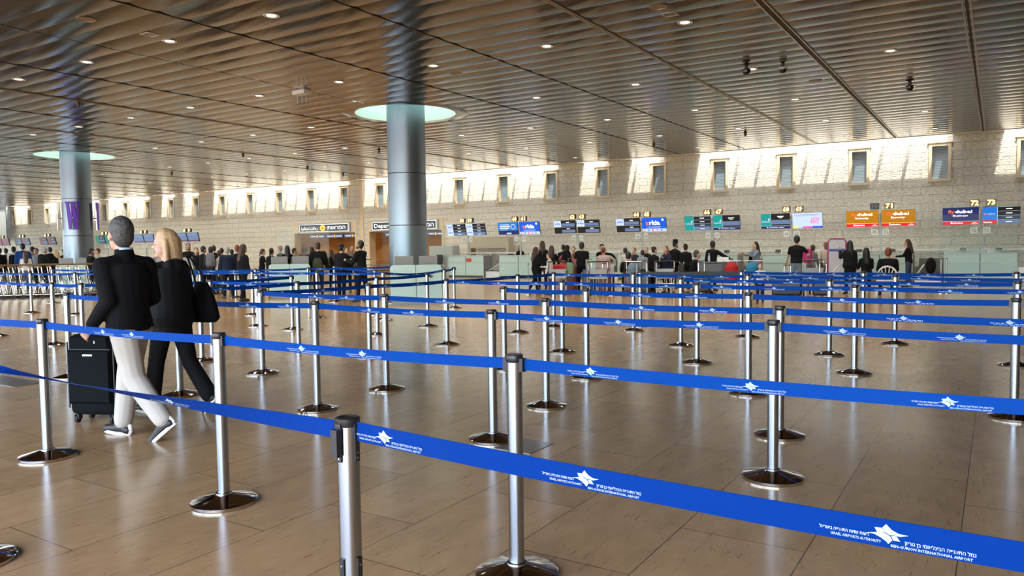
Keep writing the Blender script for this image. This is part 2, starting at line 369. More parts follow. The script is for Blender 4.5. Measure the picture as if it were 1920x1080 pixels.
# back facade: mullions, glass; side walls
gm = MB().use(mat('facade_frame', (.35, .36, .38), .4, .6))
x = X0
while x < X1+.1: gm.box((x-.05, YB-.12, 0), (x+.05, YB+.02, 5.6)); x += 3.0
gm.box((X0, YB-.1, 2.75), (X1, YB, 2.85)).box((X0, YB-.1, 0), (X1, YB, .15))
struct(gm.build('window_facade'))
sm_ = MB().use(MATS['facade_frame'])
y = YB
while y < WY: sm_.box((X0-.02, y-.05, 0), (X0+.12, y+.05, 5.6)); y += 3.0
sm_.box((X0, YB, 2.75), (X0+.1, WY, 2.85))
struct(sm_.build('window_side_facade'))
struct(MB().box((X1, YB, 0), (X1+.3, WY+.5, 7)).build('wall_right', mat('right_wall', (.35, .28, .2), .8)))
M_CLEAR = glass('clear_glass', (.75, .88, .88), .015, ior=1.1)
struct(MB().box((-83.8, 34.2, 2.6), (-75.2, 34.25, 5.6)).build('window_side_glass', glass('blue_glass', (.12, .2, .26), .6)))
# ------------------------------------------------------------------ columns
def col_mat():
    m = mat('column_cladding', (.225, .28, .34), .38, .85); return m
M_WELL = mat('light_well', (.72, .86, .80), .7)
for ci, (cx, cy) in enumerate(COLS):
    rc = .585
    t = thing('column', ['round metal clad column rising behind the security kiosk, nearest the picture middle', 'round metal clad column at far left with purple letters round it'][ci], 'column', (cx, cy, 0))
    seam_z = [2.2, 3.72] 
    zs = [0, 2.16, 3.74, 6.9]
    for a in range(3):
        MB().lathe([(rc, zs[a]+.012), (rc, zs[a+1]-.012)], n=64).build('cladding', col_mat(), t, smooth=True)
    MB().lathe([(rc-.02, 0), (rc-.02, 6.9)], n=48, cap=False).build('core', M_SEAM, t, smooth=True)
    s = MB()
    for an in (-2.5, -.9, .7, 2.3): s.box((cx+0, 0, 0), (cx, 0, 0)) if 0 else None
    # ceiling well
    o = MB().use(M_CEIL); n = 64
    def ring(r, z): return [(cx+r*math.cos(2*PI*j/n), cy+r*math.sin(2*PI*j/n), z) for j in range(n)]
    o.rings([ring(RR+.01, H-.004), ring(RR-.01, H-.012), ring(RH, H-.012)], cap=False)
    o.use(M_WELL).rings([ring(RH, H-.012), ring(RH, 7.0)], cap=False)
    struct(o.build('ceiling_well', smooth=True))
    struct(MB().rings([ring(RH-.001, 6.7), ring(rc-.005, 6.7)], cap=False).build('window_oculus', mat('oculus_diffuser', (.80, 1.0, .95), .6, emit=2.6)))
# letter panels round the left column
def letter_panels():
    cx, cy = COLS[1]; rp = .76; M_P = mat('purple_letter', (.17, .02, .85), .4); M_PG = glass('smoke_glass', (.32, .36, .4), .38)
    va = math.atan2(-cy, -cx)   # towards the viewer
    for k, da in enumerate((-.2, -.2-1.55, -.2+1.75)):
        a0 = va+da
        lab = ['curved clear panel with a bold purple W facing the hall on the left column', 'smoked curved panel edge at the left side of the left column', 'smoked panel edge with purple letter at the right side of the left column']
        t = thing('letter_panel', lab[k], 'sign', (cx, cy, 0))
        g = MB(); n = 10; half = .42
        if k > 0:
            g.rings([[(rp*math.cos(a0+half*(2*i/n-1)), rp*math.sin(a0+half*(2*i/n-1)), z) for i in range(n+1)] for z in (2.42, 3.6)], cap=False, closed=False)
            g.build('glass', M_PG, t, smooth='all')
        lm_ = MB().use(M_P)
        # slab-serif W as outline strokes in (u, v)
        def P(u, v, rr): a = a0 + u/rp*1.0; return (rr*math.cos(a), rr*math.sin(a), 2.42+v)
        def stroke(p, q, wd):
            d = Vector((q[0]-p[0], q[1]-p[1])); nn = Vector((wd/2, 0))
            c = [(p[0]-nn.x, p[1]), (p[0]+nn.x, p[1]), (q[0]+nn.x, q[1]), (q[0]-nn.x, q[1])]
            for r1, r2 in ((rp+.0, rp+.06),):
                k0 = len(lm_.v); lm_.v += [Vector(P(*x_, r1)) for x_ in c]+[Vector(P(*x_, r2)) for x_ in c]
                for q_ in ((0,3,2,1),(4,5,6,7),(0,1,5,4),(1,2,6,5),(2,3,7,6),(3,0,4,7)): lm_.face(tuple(k0+i for i in q_))
        for a, b, wd in (((-.20, 1.17), (-.11, 0), .11), ((-.11, 0), (-.01, 1.17), .06), ((.0, 1.17), (.10, 0), .11), ((.10, 0), (.19, 1.17), .06), ((-.20, 1.1), (-.20, 1.17), .19), ((0.0, 1.1), (0.0, 1.17), .14), ((.20, 1.1), (.20, 1.17), .14)):
            stroke(a, b, wd)
        if k != 1: lm_.build('letter', parent=t)
        MB().box((rc_*math.cos(a0)-.01, rc_*math.sin(a0)-.01, 2.9), (rp*math.cos(a0)+.01, rp*math.sin(a0)+.01, 2.93)).build('bracket', M_STEEL, t)
rc_ = .56
letter_panels()
# ------------------------------------------------------------------ ceiling fittings
dl_ring = MB().lathe([(.105, -.018), (.135, -.018), (.14, -.002), (.10, -.0)], n=20, cap=False); 
def downlight(x, y, lab):
    t = thing('downlight', lab, 'ceiling light', (x, y, H-.012), group='recessed ceiling downlights')
    return t
first = None
ROWS_Y = [9.4, 14.0, 18.6, 23.2, 27.8, 32.2]
names = ['row nearest the camera', 'second row from the camera', 'third row, level with the columns', 'fourth row from the camera', 'fifth row from the camera', 'row closest to the stone wall']
for ri, y in enumerate(ROWS_Y):
    k0 = {0: 3, 1: 1, 2: 0, 3: 0, 4: 0, 5: 0}[ri]; k1 = {0: 7, 1: 10, 2: 12, 3: 16, 4: 18, 5: 20}[ri]
    ks = [k for k in range(k0, k1) if all((-2.03-2.95*k-c[0])**2+(y-c[1])**2 > 2.3**2 for c in COLS)]
    for n_, k in enumerate(ks):
        x = -2.03-2.95*k
        lab = 'recessed ceiling downlight, %s from the right in the %s' % (ORD[n_+1], names[ri])
        if first is None:
            first = thing('downlight', lab, 'ceiling light', (x, y, H-.012), group='recessed ceiling downlights')
            MB().lathe([(.085, -.004), (.135, -.016), (.145, -.002), (.135, .006)], n=24, cap=False).build('trim_ring', mat('silver_trim', (.7, .7, .68), .3, .6), first, smooth=True)
            MB().lathe([(.088, -.006), (.03, .0)], n=20).build('lens', mat('lamp_lens', (1, .98, .92), .3, emit=2.2), first, smooth=True)
            la = bpy.data.lights.new('downlight_lamp', 'SPOT'); la.energy = 230; la.color = (1, .95, .87); la.spot_size = R(130); la.spot_blend = .6; la.shadow_soft_size = .09; lo = bpy.data.objects.new('lamp_light', la); COL.objects.link(lo); lo.parent = first; lo.location = (0, 0, -.03)
        else: dup(first, loc=(x, y, H-.012), label=lab)
def dome(x, y, lab, white):
    t = thing('dome_camera', lab, 'security camera', (x, y, H-.012))
    MB().lathe([(.04, 0), (.04, -.05), (.07, -.07)], n=16).build('stem', mat('brown_plastic', (.1, .05, .03), .5), t, smooth=True)
    MB().lathe([(.07, -.07), (.10, -.085), (.10, -.12)], n=20).build('collar', M_WHITE if white else M_BLACK, t, smooth=True)
    MB().lathe([(.09, -.12), (.085, -.16), (.06, -.20), (.02, -.215)], n=20).build('dome', mat('smoked_dome', (.01, .01, .01), .08), t, smooth=True)
dome(-5.0, 18.2, 'black dome security camera hanging beside a downlight, left of the pair', False)
dome(-4.25, 18.5, 'white collared dome security camera, right of the hanging pair', True)
dome(-2.0, 22.6, 'small dome security camera on the ceiling nearest the right edge', False)
t = thing('ceiling_sensor_box', 'small white box with three hanging rods on the ceiling left of the middle column', 'sensor', (-15.38, 14.2, H-.012))
MB().box((-.22, -.12, -.1), (.22, .12, 0)).build('housing', M_WHITE, t)
for dx in (-.15, .02, .17): MB().lathe([(.012, -.32), (.012, -.1)], (dx, 0, 0), 8).build('rod', M_STEEL, t)
for x, y, l in ((-13.7, 8.9, 'small square ceiling vent at upper left between downlights'), (-5.03, 13.35, 'small square ceiling vent beside the upper middle downlight')):
    t = thing('ceiling_vent', l, 'vent', (x, y, H-.012))
    f = MB(); f.box((-.13, -.13, -.012), (.13, -.1, 0)).box((-.13, .1, -.012), (.13, .13, 0)).box((-.13, -.1, -.012), (-.1, .1, 0)).box((.1, -.1, -.012), (.13, .1, 0)); f.build('frame', mat('vent_grey', (.55, .52, .48), .5), t)
    g = MB(); [g.box((-.1, -.09+i*.04, -.008), (.1, -.075+i*.04, -.002)) for i in range(5)]; g.build('grille', M_DSTEEL, t)
for x, y, l in ((-5.03, 12.8, 'round bronze speaker grille beside the upper middle ceiling vent'), (-13.7, 7.7, 'round bronze speaker grille near the upper left corner'), (-4.0, 20.9, 'round bronze speaker grille below the pair of dome cameras'), (-10.9, 14.9, 'small round ceiling detector beside the column ring')):
    t = thing('ceiling_speaker', l, 'speaker', (x, y, H-.012)); MB().lathe([(.15, .004), (.155, -.014), (.14, -.016)], n=24, cap=False).build('rim', mat('bronze_rim', (.38, .3, .2), .3, .8), t, smooth=True); MB().lathe([(.14, -.01), (.02, -.012)], n=24).build('grille', mat('bronze_grille', (.3, .23, .16), .45, .8), t)
for i, (x, y) in enumerate(((-21.4, 11.7), (-27.5, 22), (-22, 24.5), (-12, 30), (-29.5, 27.5), (-37, 25), (-30.5, 31), (-8, 29))):
    t = thing('ceiling_detector', 'small dark ceiling detector, %s in distance from the camera' % ORD[i+1], 'sensor', (x, y, H-.012)); MB().lathe([(.05, 0), (.06, -.05), (.03, -.14)], n=12).build('body', mat('brown_plastic'), t, smooth=True)
# ------------------------------------------------------------------ barrier posts
def make_post(name, label, loc, rz, near=False):
    t = thing(name, label, 'barrier post', (loc[0], loc[1], 0), rz, 'belt barrier posts')
    rT = .034
    MB().lathe([(.170, 0), (.186, .002), (.188, .018), (.180, .022), (.06, .052), (.045, .056), (.0, .056)], n=56 if near else 40, cap=False).build('base', M_CHROME, t, smooth=True)
    MB().lathe([(rT+.012, .05), (rT+.012, .064), (rT, .066), (rT, .985), (rT-.004, .985)], n=32, cap=False).build('pole', M_STEEL, t, smooth=True)
    MB().lathe([(rT, .965), (rT+.005, .972), (rT+.005, .994), (rT+.001, 1.0), (0, 1.0)], n=32, cap=False).build('cap', M_BLACK, t, smooth=True)
    for sgn, nm in ((-1, 'belt_clip'), (1, 'belt_clip')):
        c = MB(); x0, x1 = (rT-.004, rT+.017); a, b = (x0, x1) if sgn > 0 else (-x1, -x0)
        c.box((a, -.017, .925), (b, .017, .984))
        c.build(nm, M_BLACK, t)
    return t
POSTS = {
'A0':(-7.75,2.84),'A1':(-5.77,2.83),'A2':(-3.80,2.83),'A3':(-1.80,2.86),'A4':(.42,2.88),
'B0':(-9.2,4.8),'B1':(-7.03,4.76),'B2':(-5.26,4.95),'B3':(-3.24,4.83),'B4':(-1.17,4.89),'B5':(.95,4.85),
'C1':(-8.94,6.39),'C2':(-7.39,6.10),'C3':(-5.37,6.02),'C4':(-3.49,6.09),'C5':(-1.39,6.01),'C6':(.75,5.8),
'D1':(-10.74,7.87),'D2':(-8.82,7.96),'D3':(-7.23,7.78),'D4':(-5.0,7.72),'D5':(-3.86,7.65),'D6':(-2.05,7.57),'D7':(.14,7.55),
'E0':(-14.9,6.55),'E1':(-12.65,6.38),'E2':(-11.94,6.45),
'F1':(-8.89,9.77),'F2':(-7.04,9.28),'F3':(-5.09,9.35),'F4':(-3.14,9.26),'F5':(-1.34,9.31),'F6':(.75,9.4),
'G0':(-10.92,9.72),'G1':(-10.62,11.87),'G2':(-8.99,11.26),'G3':(-6.9,11.1),'G4':(-3.88,10.73),'G5':(-1.85,10.72),'G6':(.21,10.73),
'H1':(-6.81,12.19),'H2':(-5.28,12.25),'H3':(-3.31,12.18),'H4':(-1.23,12.26),'H5':(.9,12.0),
'I1':(-5.48,13.03),'I2':(-3.84,13.71),'I3':(-1.84,13.65),'I4':(.25,13.79),'I5':(2.1,13.8),
'J1':(-14.16,11.47),'J2':(-12.0,9.83),'J3':(-12.18,11.54),'J4':(-11.65,12.75),'J5':(-15.76,12.87),'J6':(-15.16,14.06),'J7':(-13.68,15.69),'J8':(-10.38,13.61),'J9':(-11.07,14.9),
'K0':(-21.9,9.5),'K1':(-19.86,9.52),'K2':(-18.29,9.75),'K3':(-23.2,11.72),'K7':(-20.7,12.0),'K4':(-17.14,12.27),'K5':(-19.9,15.49),'K6':(-15.52,15.35),'K8':(-19.2,12.2),
}
ROWN = {'A':'nearest full row','B':'second row from the camera','C':'third row from the camera','D':'fourth row from the camera','E':'short run behind the suitcase','F':'fifth row from the camera',
 'G':'sixth row from the camera','H':'seventh row from the camera','I':'rearmost row before the check-in queue','J':'cluster before the middle security kiosk','K':'rear cluster beside the luggage carts'}
SPEC = {'A1':'steel post standing left of the walking couple, front row','A2':'steel post right of the walking couple, front row with dark dished base','A3':'tall steel post at lower middle, front row, its foot at the picture edge',
 'B4':'steel post at right, front one of the close pair','C5':'steel post at right, rear one of the close pair','B1':'steel post mostly hidden behind the walking woman','B3':'steel post just left of the tall lower middle post, on a floor plate',
 'D7':'steel post cut by the right picture edge, nearest of those there'}
cnt = {}
order = {}
for r_ in 'ABCDEFGHIJK':
    ks = sorted([k for k in POSTS if k[0] == r_], key=lambda k: POSTS[k][0])
    for i, k in enumerate(ks): order[k] = i+1
ordn = ['', 'first', 'second', 'third', 'fourth', 'fifth', 'sixth', 'seventh', 'eighth', 'ninth']
proto = None
for k, (x, y) in POSTS.items():
    lab = SPEC.get(k, 'steel belt post, %s from the left in the %s' % (ORD[order[k]], ROWN[k[0]]))
    if proto is None: proto = make_post('barrier_post', lab, (x, y), 0, True); po = proto
    else: po = dup(proto, loc=(x, y, 0), label=lab)
# front double-belt post and its left partner
def double_post(loc, rz, label):
    t = thing('barrier_post', label, 'barrier post', (loc[0], loc[1], 0), rz, 'belt barrier posts'); r = .032
    MB().lathe([(.170, 0), (.186, .002), (.188, .018), (.180, .022), (.06, .052), (.0, .056)], n=56, cap=False).build('base', M_CHROME, t, smooth=True)
    MB().lathe([(r, .05), (r, .985)], n=40, cap=False).build('pole', M_STEEL, t, smooth=True)
    MB().lathe([(r, .975), (r+.003, .98), (r+.003, .998), (r, 1.0), (r-.006, 1.0), (r-.009, .996), (0, .996)], n=40, cap=False).build('cap', M_BLACK, t, smooth=True)
    for zt in (.985, .60):
        for q_ in range(4):
            A_ = Matrix.Rotation(PI/4+q_*PI/2, 4, 'Z')
            c = MB().box((r-.003, -.0085, zt-.108), (r+.005, .0085, zt)); c.v = [A_ @ v for v in c.v]; q = c.build('belt_bracket', M_BLACK, t)
            for zz in (zt-.02, zt-.083, zt-.098):
                s = MB().rings([[(xx, .003*math.cos(a*PI/4), zz+.003*math.sin(a*PI/4)) for a in range(8)] for xx in (r+.004, r+.0062)]); s.v = [A_ @ v for v in s.v]; s.build('screw', M_CHROME, q)
    A_ = Matrix.Rotation(PI+PI/4, 4, 'Z'); c = MB().box((r+.004, -.012, .895), (r+.024, .012, .972)); c.v = [A_ @ v for v in c.v]; c.build('belt_cassette', M_BLACK, t)
    return t
P0 = (-1.55, 1.57)
PL = (-3.6*math.sin(PSI)-2.60*math.cos(PSI), 3.6*math.cos(PSI)-2.60*math.sin(PSI))
PR = (.37, 1.47)
double_post(P0, R(44.6), 'large near steel post at bottom middle with black brackets and two belts')
double_post(PL, 0, 'near post beyond the lower left picture edge, only the rim of its base seen')
double_post(PR, 0, 'near post beyond the lower right picture edge, out of view')
# ------------------------------------------------------------------ belts
def belt_mat(name, c):
    return mat(name, c, .55, spec=.06)
M_BELT = belt_mat('blue_webbing', (.0, .043, .25)); M_EDGE = None
M_PRINT = mat('white_print', (.36, .47, .58), .6); M_PRINT2 = mat('pale_blue_print', (.15, .45, .85), .6)
STAR = [[(770,145),(815,100),(840,135),(880,180),(950,225),(1055,250),(960,262),(900,245),(850,240),(800,205)], [(685,138),(765,148),(800,208),(715,205)], [(595,208),(740,203),(800,215),(855,255),(880,310),(835,355),(810,320),(750,270),(680,225)], [(865,250),(925,255),(965,325),(890,310)]]
def star_geo():
    out = []
    for sh in STAR: out.append([((x-825)/460*.074, -((y-228)-.19*(x-825))/460*.074) for x, y in sh])
    return out
def print_geo(full, white):
    """list of (polygon points (u,v)) for one printed logo, centred on the star"""
    polys = []
    for sh in star_geo(): polys.append(list(reversed(sh)))
    def tx(s, u0, v0, size, wide, res=1):
        v, f = text_geo(s, .015, res); x0 = min(p.x for p in v); x1 = max(p.x for p in v); sx = wide/(x1-x0)
        for q in f: polys.append([(u0+(v[i].x-x0)*sx, v0+v[i].y*size) for i in q])
    if full:
        tx(heb('רשות שדות התעופה בישראל'), -.125, -.0105, .0100, .092); tx('ISRAEL AIRPORTS AUTHORITY', -.103, -.0205, .0080, .092)
        tx(heb('נמל התעופה הבינלאומי בן גוריון'), .030, -.0155, .0105, .117); tx('BEN-GURION INTERNATIONAL AIRPORT', .006, -.0252, .0080, .136)
    else:
        for u0, v0, wd, h in ((-.125, -.0105, .092, .006), (-.103, -.0205, .092, .004), (.030, -.0155, .117, .006), (.006, -.0245, .136, .004)):
            n = int(wd/.007)
            for i in range(n): 
                if i % 5 == 4: continue
                polys.append([(u0+i*.007, v0), (u0+i*.007+.0058, v0), (u0+i*.007+.0058, v0+h), (u0+i*.007, v0+h)])
    return polys
PG = {True: print_geo(True, True), False: print_geo(False, True)}
def make_belt(a, b, label, za=.957, zb=.957, w_=.050, sag=.012, twist=0., detail=False, logos=None, off=.25, pitch=.62, pm=None, tw_mid=None, cls=.0525):
    A = Vector((a[0], a[1], za)); B = Vector((b[0], b[1], zb)); d = (B-A); Ln = d.length; d.normalize()
    A = A + d*cls; B = B - d*cls; Ln = (B-A).length
    side = Vector((d.y, -d.x, 0)).normalized()    # towards the viewer when going +X
    if side.y > 0: side = -side
    def P(u, v, lift=0.):
        t = u/Ln; c = A + d*u - Vector((0, 0, 4*sag*t*(1-t)))
        an = (twist*t) if not tw_mid else tw_mid(t)
        upv = Vector((0, 0, 1))*math.cos(an) + side*math.sin(an); nv = side*math.cos(an) - Vector((0, 0, 1))*math.sin(an)
        return c + upv*v + nv*lift
    n = 48 if (detail or twist) else 12
    o = MB().rings([[P(Ln*i/n, -w_/2, -.0008), P(Ln*i/n, w_/2, -.0008), P(Ln*i/n, w_/2, .0008), P(Ln*i/n, -w_/2, .0008)] for i in range(n+1)])
    o.use(M_BELT)
    ob = o.build('barrier_belt', M_BELT); tag(ob, label, 'barrier belt', 'blue belts stretched between barrier posts')
    if logos is None:
        logos = []; u = off
        while u < Ln-.14: logos.append(u); u += pitch
    if logos:
        pr = MB().use(pm or M_PRINT); sc = w_/.058
        for u0 in logos:
            for poly in PG[detail]:
                k = len(pr.v); pr.v += [P(u0+x*sc, y*sc+.000*sc, .0016) for x, y in poly]; pr.face(tuple(range(k, k+len(poly))))
        pr.build('print', parent=ob)
    return ob
def belt(p, q, lab, **k):
    make_belt(POSTS[p], POSTS[q], lab, **k)
BL = [
 ('A0','A1','front row belt running out of the left picture edge', dict(off=5)),
 ('A1','A2','front row belt passing in front of the walking couple', dict(logos=[.72, 1.05], detail=True)),
 ('A2','A3','front row belt between the couple and the tall lower middle post', dict(logos=[.62,1.05], detail=True)),
 ('A3','A4','front row belt running right across the lower half to the edge', dict(logos=[.32, .98, 1.62], detail=True)),
 ('B0','B1','second row belt left of the walking man', dict(off=.8)),('B1','B2','second row belt right of the shoulder bag', dict(off=.9,pitch=.5)),('B2','B3','second row belt with white print, left of the picture middle', dict(logos=[.65,1.15],detail=True)),
 ('B3','B4','second row belt with stars across the middle right', dict(logos=[.42,.98,1.55],detail=True)),('B4','B5','second row belt from the close pair of posts to the right edge', dict(logos=[.35,.95,1.5],detail=True)),
 ('C1','D2','dark blue belt seen in shade from the shoulder bag rightwards', {}),('C2','C3','third row belt, leftmost bright span behind the second row', dict(off=.9,pitch=.5)),('C2','D3','dark shaded belt slanting behind the third row left span', {}),
 ('C3','C4','third row belt above the middle left span', dict(off=.7)),('C4','C5','third row belt left of the close pair of posts', dict(off=.9)),('C5','C6','third row belt right of the close pair of posts', dict(off=.8)),
 ('D1','D2','bright short belt ending at a post before the left kiosk', {}),('D2','F1','dark belt crossing before the two talking officers', {}),('D3','F2','dark belt crossing before the column kiosk', {}),
 ('D4','D5','short fourth row belt at the picture middle', dict(logos=[])),('D5','D6','fourth row belt right of the middle', dict(off=.6)),('D6','D7','fourth row belt running to the right edge', dict(off=.8)),
 ('E0','E1','short run belt at the left picture edge before the carts', dict(off=.5)),('E1','E2','tiny belt between two close posts at far left', dict(logos=[])),
 ('F1','G2','dark belt before the kiosk, ending in the middle of it', {}),('F2','F3','fifth row belt, first bright span from the left', {}),('F3','F4','fifth row belt, second bright span from the left', {}),('F4','F5','fifth row belt, third bright span from the left', {}),('F5','F6','fifth row belt at the right edge', {}),
 ('F2','G3','dark slanting belt right of the column kiosk', {}),('G3','H1','dark slanting belt ending before the women in black', {}),
 ('G4','G5','sixth row belt before the toddler', {}),('G5','G6','sixth row belt at the right edge', {}),
 ('H1','H2','seventh row belt before the floral suitcase', {}),('H2','H3','seventh row belt before the man in a broad hat', {}),('H3','H4','seventh row belt before the stacked suitcases', {}),('H4','H5','seventh row belt at the right edge', {}),
 ('I2','I3','rearmost blue belt before the man in a black shirt', {}),('I3','I4','rearmost blue belt before the white chair', {}),('I4','I5','rearmost belt end beyond the right edge', dict(logos=[])),
 ('D1','G0','belt slanting back before the left kiosk', dict(logos=[])),('J1','J3','belt before the left kiosk, upper of those', {}),('J2','G0','short belt at the left kiosk, lower one', {}),('J3','G1','bright belt before the two talking officers', {}),
 ('J5','J6','rear belt crossing the left kiosk top', {}),('J6','J7','rear belt running to the column', {}),('G1','J8','sagging belt in front of the column kiosk', dict(sag=.05)),('J8','J9','short dark belt right of the column kiosk', dict(logos=[])),
 ('K0','K1','belt in front of the luggage carts at the left edge', {}),('K1','K2','belt in front of the luggage carts, right span', {}),('K3','K7','upper belt over the luggage carts', {}),('K2','J1','belt running behind the walking couple', {}),('K4','J5','rear belt before the woman in a black suit', {}),('K8','K4','rear belt right of the shoulder bag', {}),('E2','D1','belt hidden mostly behind the walking couple', dict(off=.7)),
 ('J4','K6','thin rear belt behind the talking officers', dict(logos=[])),
]
for p, q, l, k in BL: belt(p, q, l, **k)
make_belt(POSTS['I1'], POSTS['I2'], 'black belt across the queue before the trolleys', logos=[], w_=.07).data.materials[0] = mat('black_webbing', (.01, .01, .013), .5)
M_BELT2 = belt_mat('deep_blue_webbing', (.0, .027, .19))
def tw_left(t):
    ks = ((0, 0), (.236, 30), (.353, 46), (.49, 62), (.56, 70), (.705, 80), (.83, 98), (1, 180))
    for (a, u), (b, v) in zip(ks, ks[1:]):
        if t <= b+1e-6: return R(u+(v-u)*(t-a)/(b-a))
    return PI
make_belt(P0, PR, 'wide near blue belt sweeping to the lower right corner with airport lettering', za=.963, zb=.963, w_=.054, sag=.012, detail=True, logos=[.105, .735, 1.355], cls=.0395, tw_mid=lambda t: R(10)*t).data.materials[0] = M_BELT2
make_belt(P0, PL, 'near twisted belt going left past the suitcase', za=.958, zb=.962, w_=.052, sag=.006, detail=True, logos=[.82], cls=.055, tw_mid=tw_left).data.materials[0] = M_BELT2
# floor plates
for x, y, l, sx, sy in ((-2.95, 4.78, 'small square steel floor plate under a barrier post', .17, .17), (-9.65, 4.3, 'long grey floor plate at the left picture edge', .55, .16)):
    tag(MB().box((-sx, -sy, 0), (sx, sy, .003)).build('floor_plate', M_DSTEEL, loc=(x, y, 0.0005)), l, 'floor plate')
# ------------------------------------------------------------------ check-in desks, sign stands, kiosks
DY = 30.3
def lit(name, c, e=1.0): return mat(name, c, .4, emit=e)
C_NAVY = lit('screen_navy', (.005, .016, .12), .5); C_BLACK = lit('screen_black', (.004, .005, .008), .3); C_TEAL = lit('screen_teal', (.0, .22, .22), .7)
C_SLATE = lit('screen_slate', (.08, .13, .24), .8); C_SLATE2 = lit('screen_slate_dark', (.015, .03, .06), .8); C_ORANGE = lit('screen_orange', (.43, .18, .003), .42); C_RED = lit('screen_red', (.62, .01, .02), .6)
C_BLUE = lit('screen_blue', (.0, .07, .55), .7); C_SKY = lit('screen_sky', (.005, .14, .55), .7); C_PALE = lit('screen_pale', (.42, .55, .74), .6); C_WHITE = lit('screen_white', (.85, .88, .92), .8)
C_PINK = lit('screen_pink', (.7, .1, .4), .6); C_YEL = lit('screen_yellow', (.75, .65, .1), .6); C_MAROON = lit('screen_maroon', (.12, .008, .01), .5); C_LOGO = lit('screen_logo_orange', (.75, .12, .03), .7); C_GREEN = lit('screen_green', (.0, .12, .07), .6)
N_ON = lit('lit_numeral', (1., .72, .28), 1.7); N_AMB = lit('amber_glow', (.16, .07, .004), .5); N_OFF = mat('unlit_numeral', (.12, .13, .15), .5)
W_, H_ = 1.07, .58
def rect(mb, m, x0, z0, x1, z1, y=-.002): mb.use(m).quad((x0, y, z0), (x1, y, z0), (x1, y, z1), (x0, y, z1))
def scr(kind):
    """picture of one screen, origin lower left, facing -Y"""
    s = MB(); T = lambda t, x, z, sz, m, wide=None, b=.01: put_text(s, t, x, z, sz, -.006, m, wide, b)
    rect(s, C_BLACK, 0, 0, W_, H_)
    def rows(x0, x1, z0=0, z1=H_, n=4):
        for i in range(n):
            m = (C_SLATE, C_SLATE2, C_BLACK, C_BLACK)[min(i, 3)] if n == 4 else C_BLACK
            a = z0+(z1-z0)*i/n; b = z0+(z1-z0)*(i+1)/n
            rect(s, m, x0, a, x1, b-.012, -.003); rect(s, C_PALE, x0, b-.012, x1, b-.004, -.003)
            rect(s, C_WHITE, (x0+x1)/2-.09, (a+b)/2-.016, (x0+x1)/2+.09, (a+b)/2+.008, -.004)
    if kind in ('teal_rows', 'teal_flight', 'teal_flight2'):
        xa = .37
        rect(s, C_TEAL, 0, 0 if kind == 'teal_rows' else .11, xa, H_, -.003); rect(s, C_PALE, xa, 0 if kind == 'teal_rows' else .11, xa+.012, H_, -.003)
        T('haisal', xa/2, .25, .12, C_PALE, .27); s.use(C_WHITE).quad((.26, -.004, .34), (.30, -.004, .33), (.34, -.004, .41), (.29, -.004, .38))
        if kind == 'teal_rows': rows(xa+.02, W_)
        else:
            rect(s, C_SLATE, xa+.02, .17, W_, .34, -.003); rect(s, C_PALE, 0, .1, W_, .112, -.004); rect(s, C_NAVY, 0, 0, W_, .095, -.003)
            rect(s, C_WHITE, .62, .46, .85, .49, -.004); rect(s, C_WHITE, .67, .41, .80, .43, -.004); rect(s, C_PALE, .3, .035, .62, .06, -.004); rect(s, C_PALE, .66, .035, .86, .06, -.004)
            s.use(C_WHITE).quad((.2, -.004, .07), (.22, -.004, .075), (.28, -.004, .03), (.24, -.004, .03))
    elif kind == 'social':
        rect(s, C_PALE, 0, 0, W_, H_, -.003); 
        for i, m in enumerate((C_YEL, C_PALE, C_PINK, C_PINK, C_BLUE, C_BLUE)): rect(s, m, W_*i/6, 0, W_*(i+1)/6, .07, -.004)
        rect(s, C_SLATE, .06, .50, .95, .512, -.004); rect(s, C_SLATE, .12, .46, .86, .47, -.004)
        for k_, (r, m) in enumerate(((.105, C_PINK), (.08, C_PALE), (.055, C_PINK), (.036, C_PALE), (.016, C_PINK))):
            cx, cz = .80, .28
            s.use(m if k_ != 0 else C_PINK).face(tuple(range(len(s.v), len(s.v)+8)))
            s.v += [Vector((cx+a*r*1.25+b*r*.3, -.004-.0005*k_, cz+b*r)) for a, b in ((-1, -.7), (-.7, -1), (.7, -1), (1, -.7), (1, .7), (.7, 1), (-.7, 1), (-1, .7))]
    elif kind in ('orange', 'navy'):
        m = C_ORANGE if kind == 'orange' else C_NAVY
        rect(s, m, 0, .12, W_, H_, -.003); rect(s, C_PALE if kind == 'navy' else C_YEL, 0, .11, W_, .125, -.004); rect(s, C_RED, 0, 0, W_, .11, -.003)
        T('fly', .26, .40, .15, C_LOGO, .2, .02); T('dubai', .62, .40, .15, C_WHITE, .52, .03)
        T('Economy' if kind == 'orange' else 'Business', .53, .28, .10, C_WHITE, .44, .02); T('Emirates', .43, .03, .09, C_WHITE, .37, .02)
        for a in (-.08, -.04, 0, .04, .08): s.use(C_WHITE).quad((.94+a*1.2, -.005, .015), (.96+a*1.2, -.005, .015), (.95+a*.3, -.005, .075), (.945+a*.3, -.005, .075))
        T('ai', .945, .09, .0001, C_WHITE) if 0 else None
    elif kind == 'blue_rows':
        rect(s, C_SKY, 0, .13, .42, H_, -.003); rect(s, C_RED, 0, 0, .42, .125, -.003); rect(s, C_PALE, .42, 0, .435, H_, -.003)
        T('fly', .09, .32, .08, C_LOGO, .09, .02); T('dubai', .25, .32, .08, C_PALE, .2, .02); T('Emirates', .16, .035, .08, C_WHITE, .25, .02); rows(.44, W_)
    elif kind == 'arkia':
        rect(s, C_BLUE, 0, .12, W_, H_, -.003); rect(s, C_PALE, 0, 0, W_, .12, -.003)
        T('a', .24, .28, .27, C_LOGO, .13, .03); T('rkia', .57, .28, .27, C_WHITE, .47, .03); rect(s, C_PALE, .2, .19, .85, .205, -.004); rect(s, C_PALE, .25, .155, .8, .165, -.004)
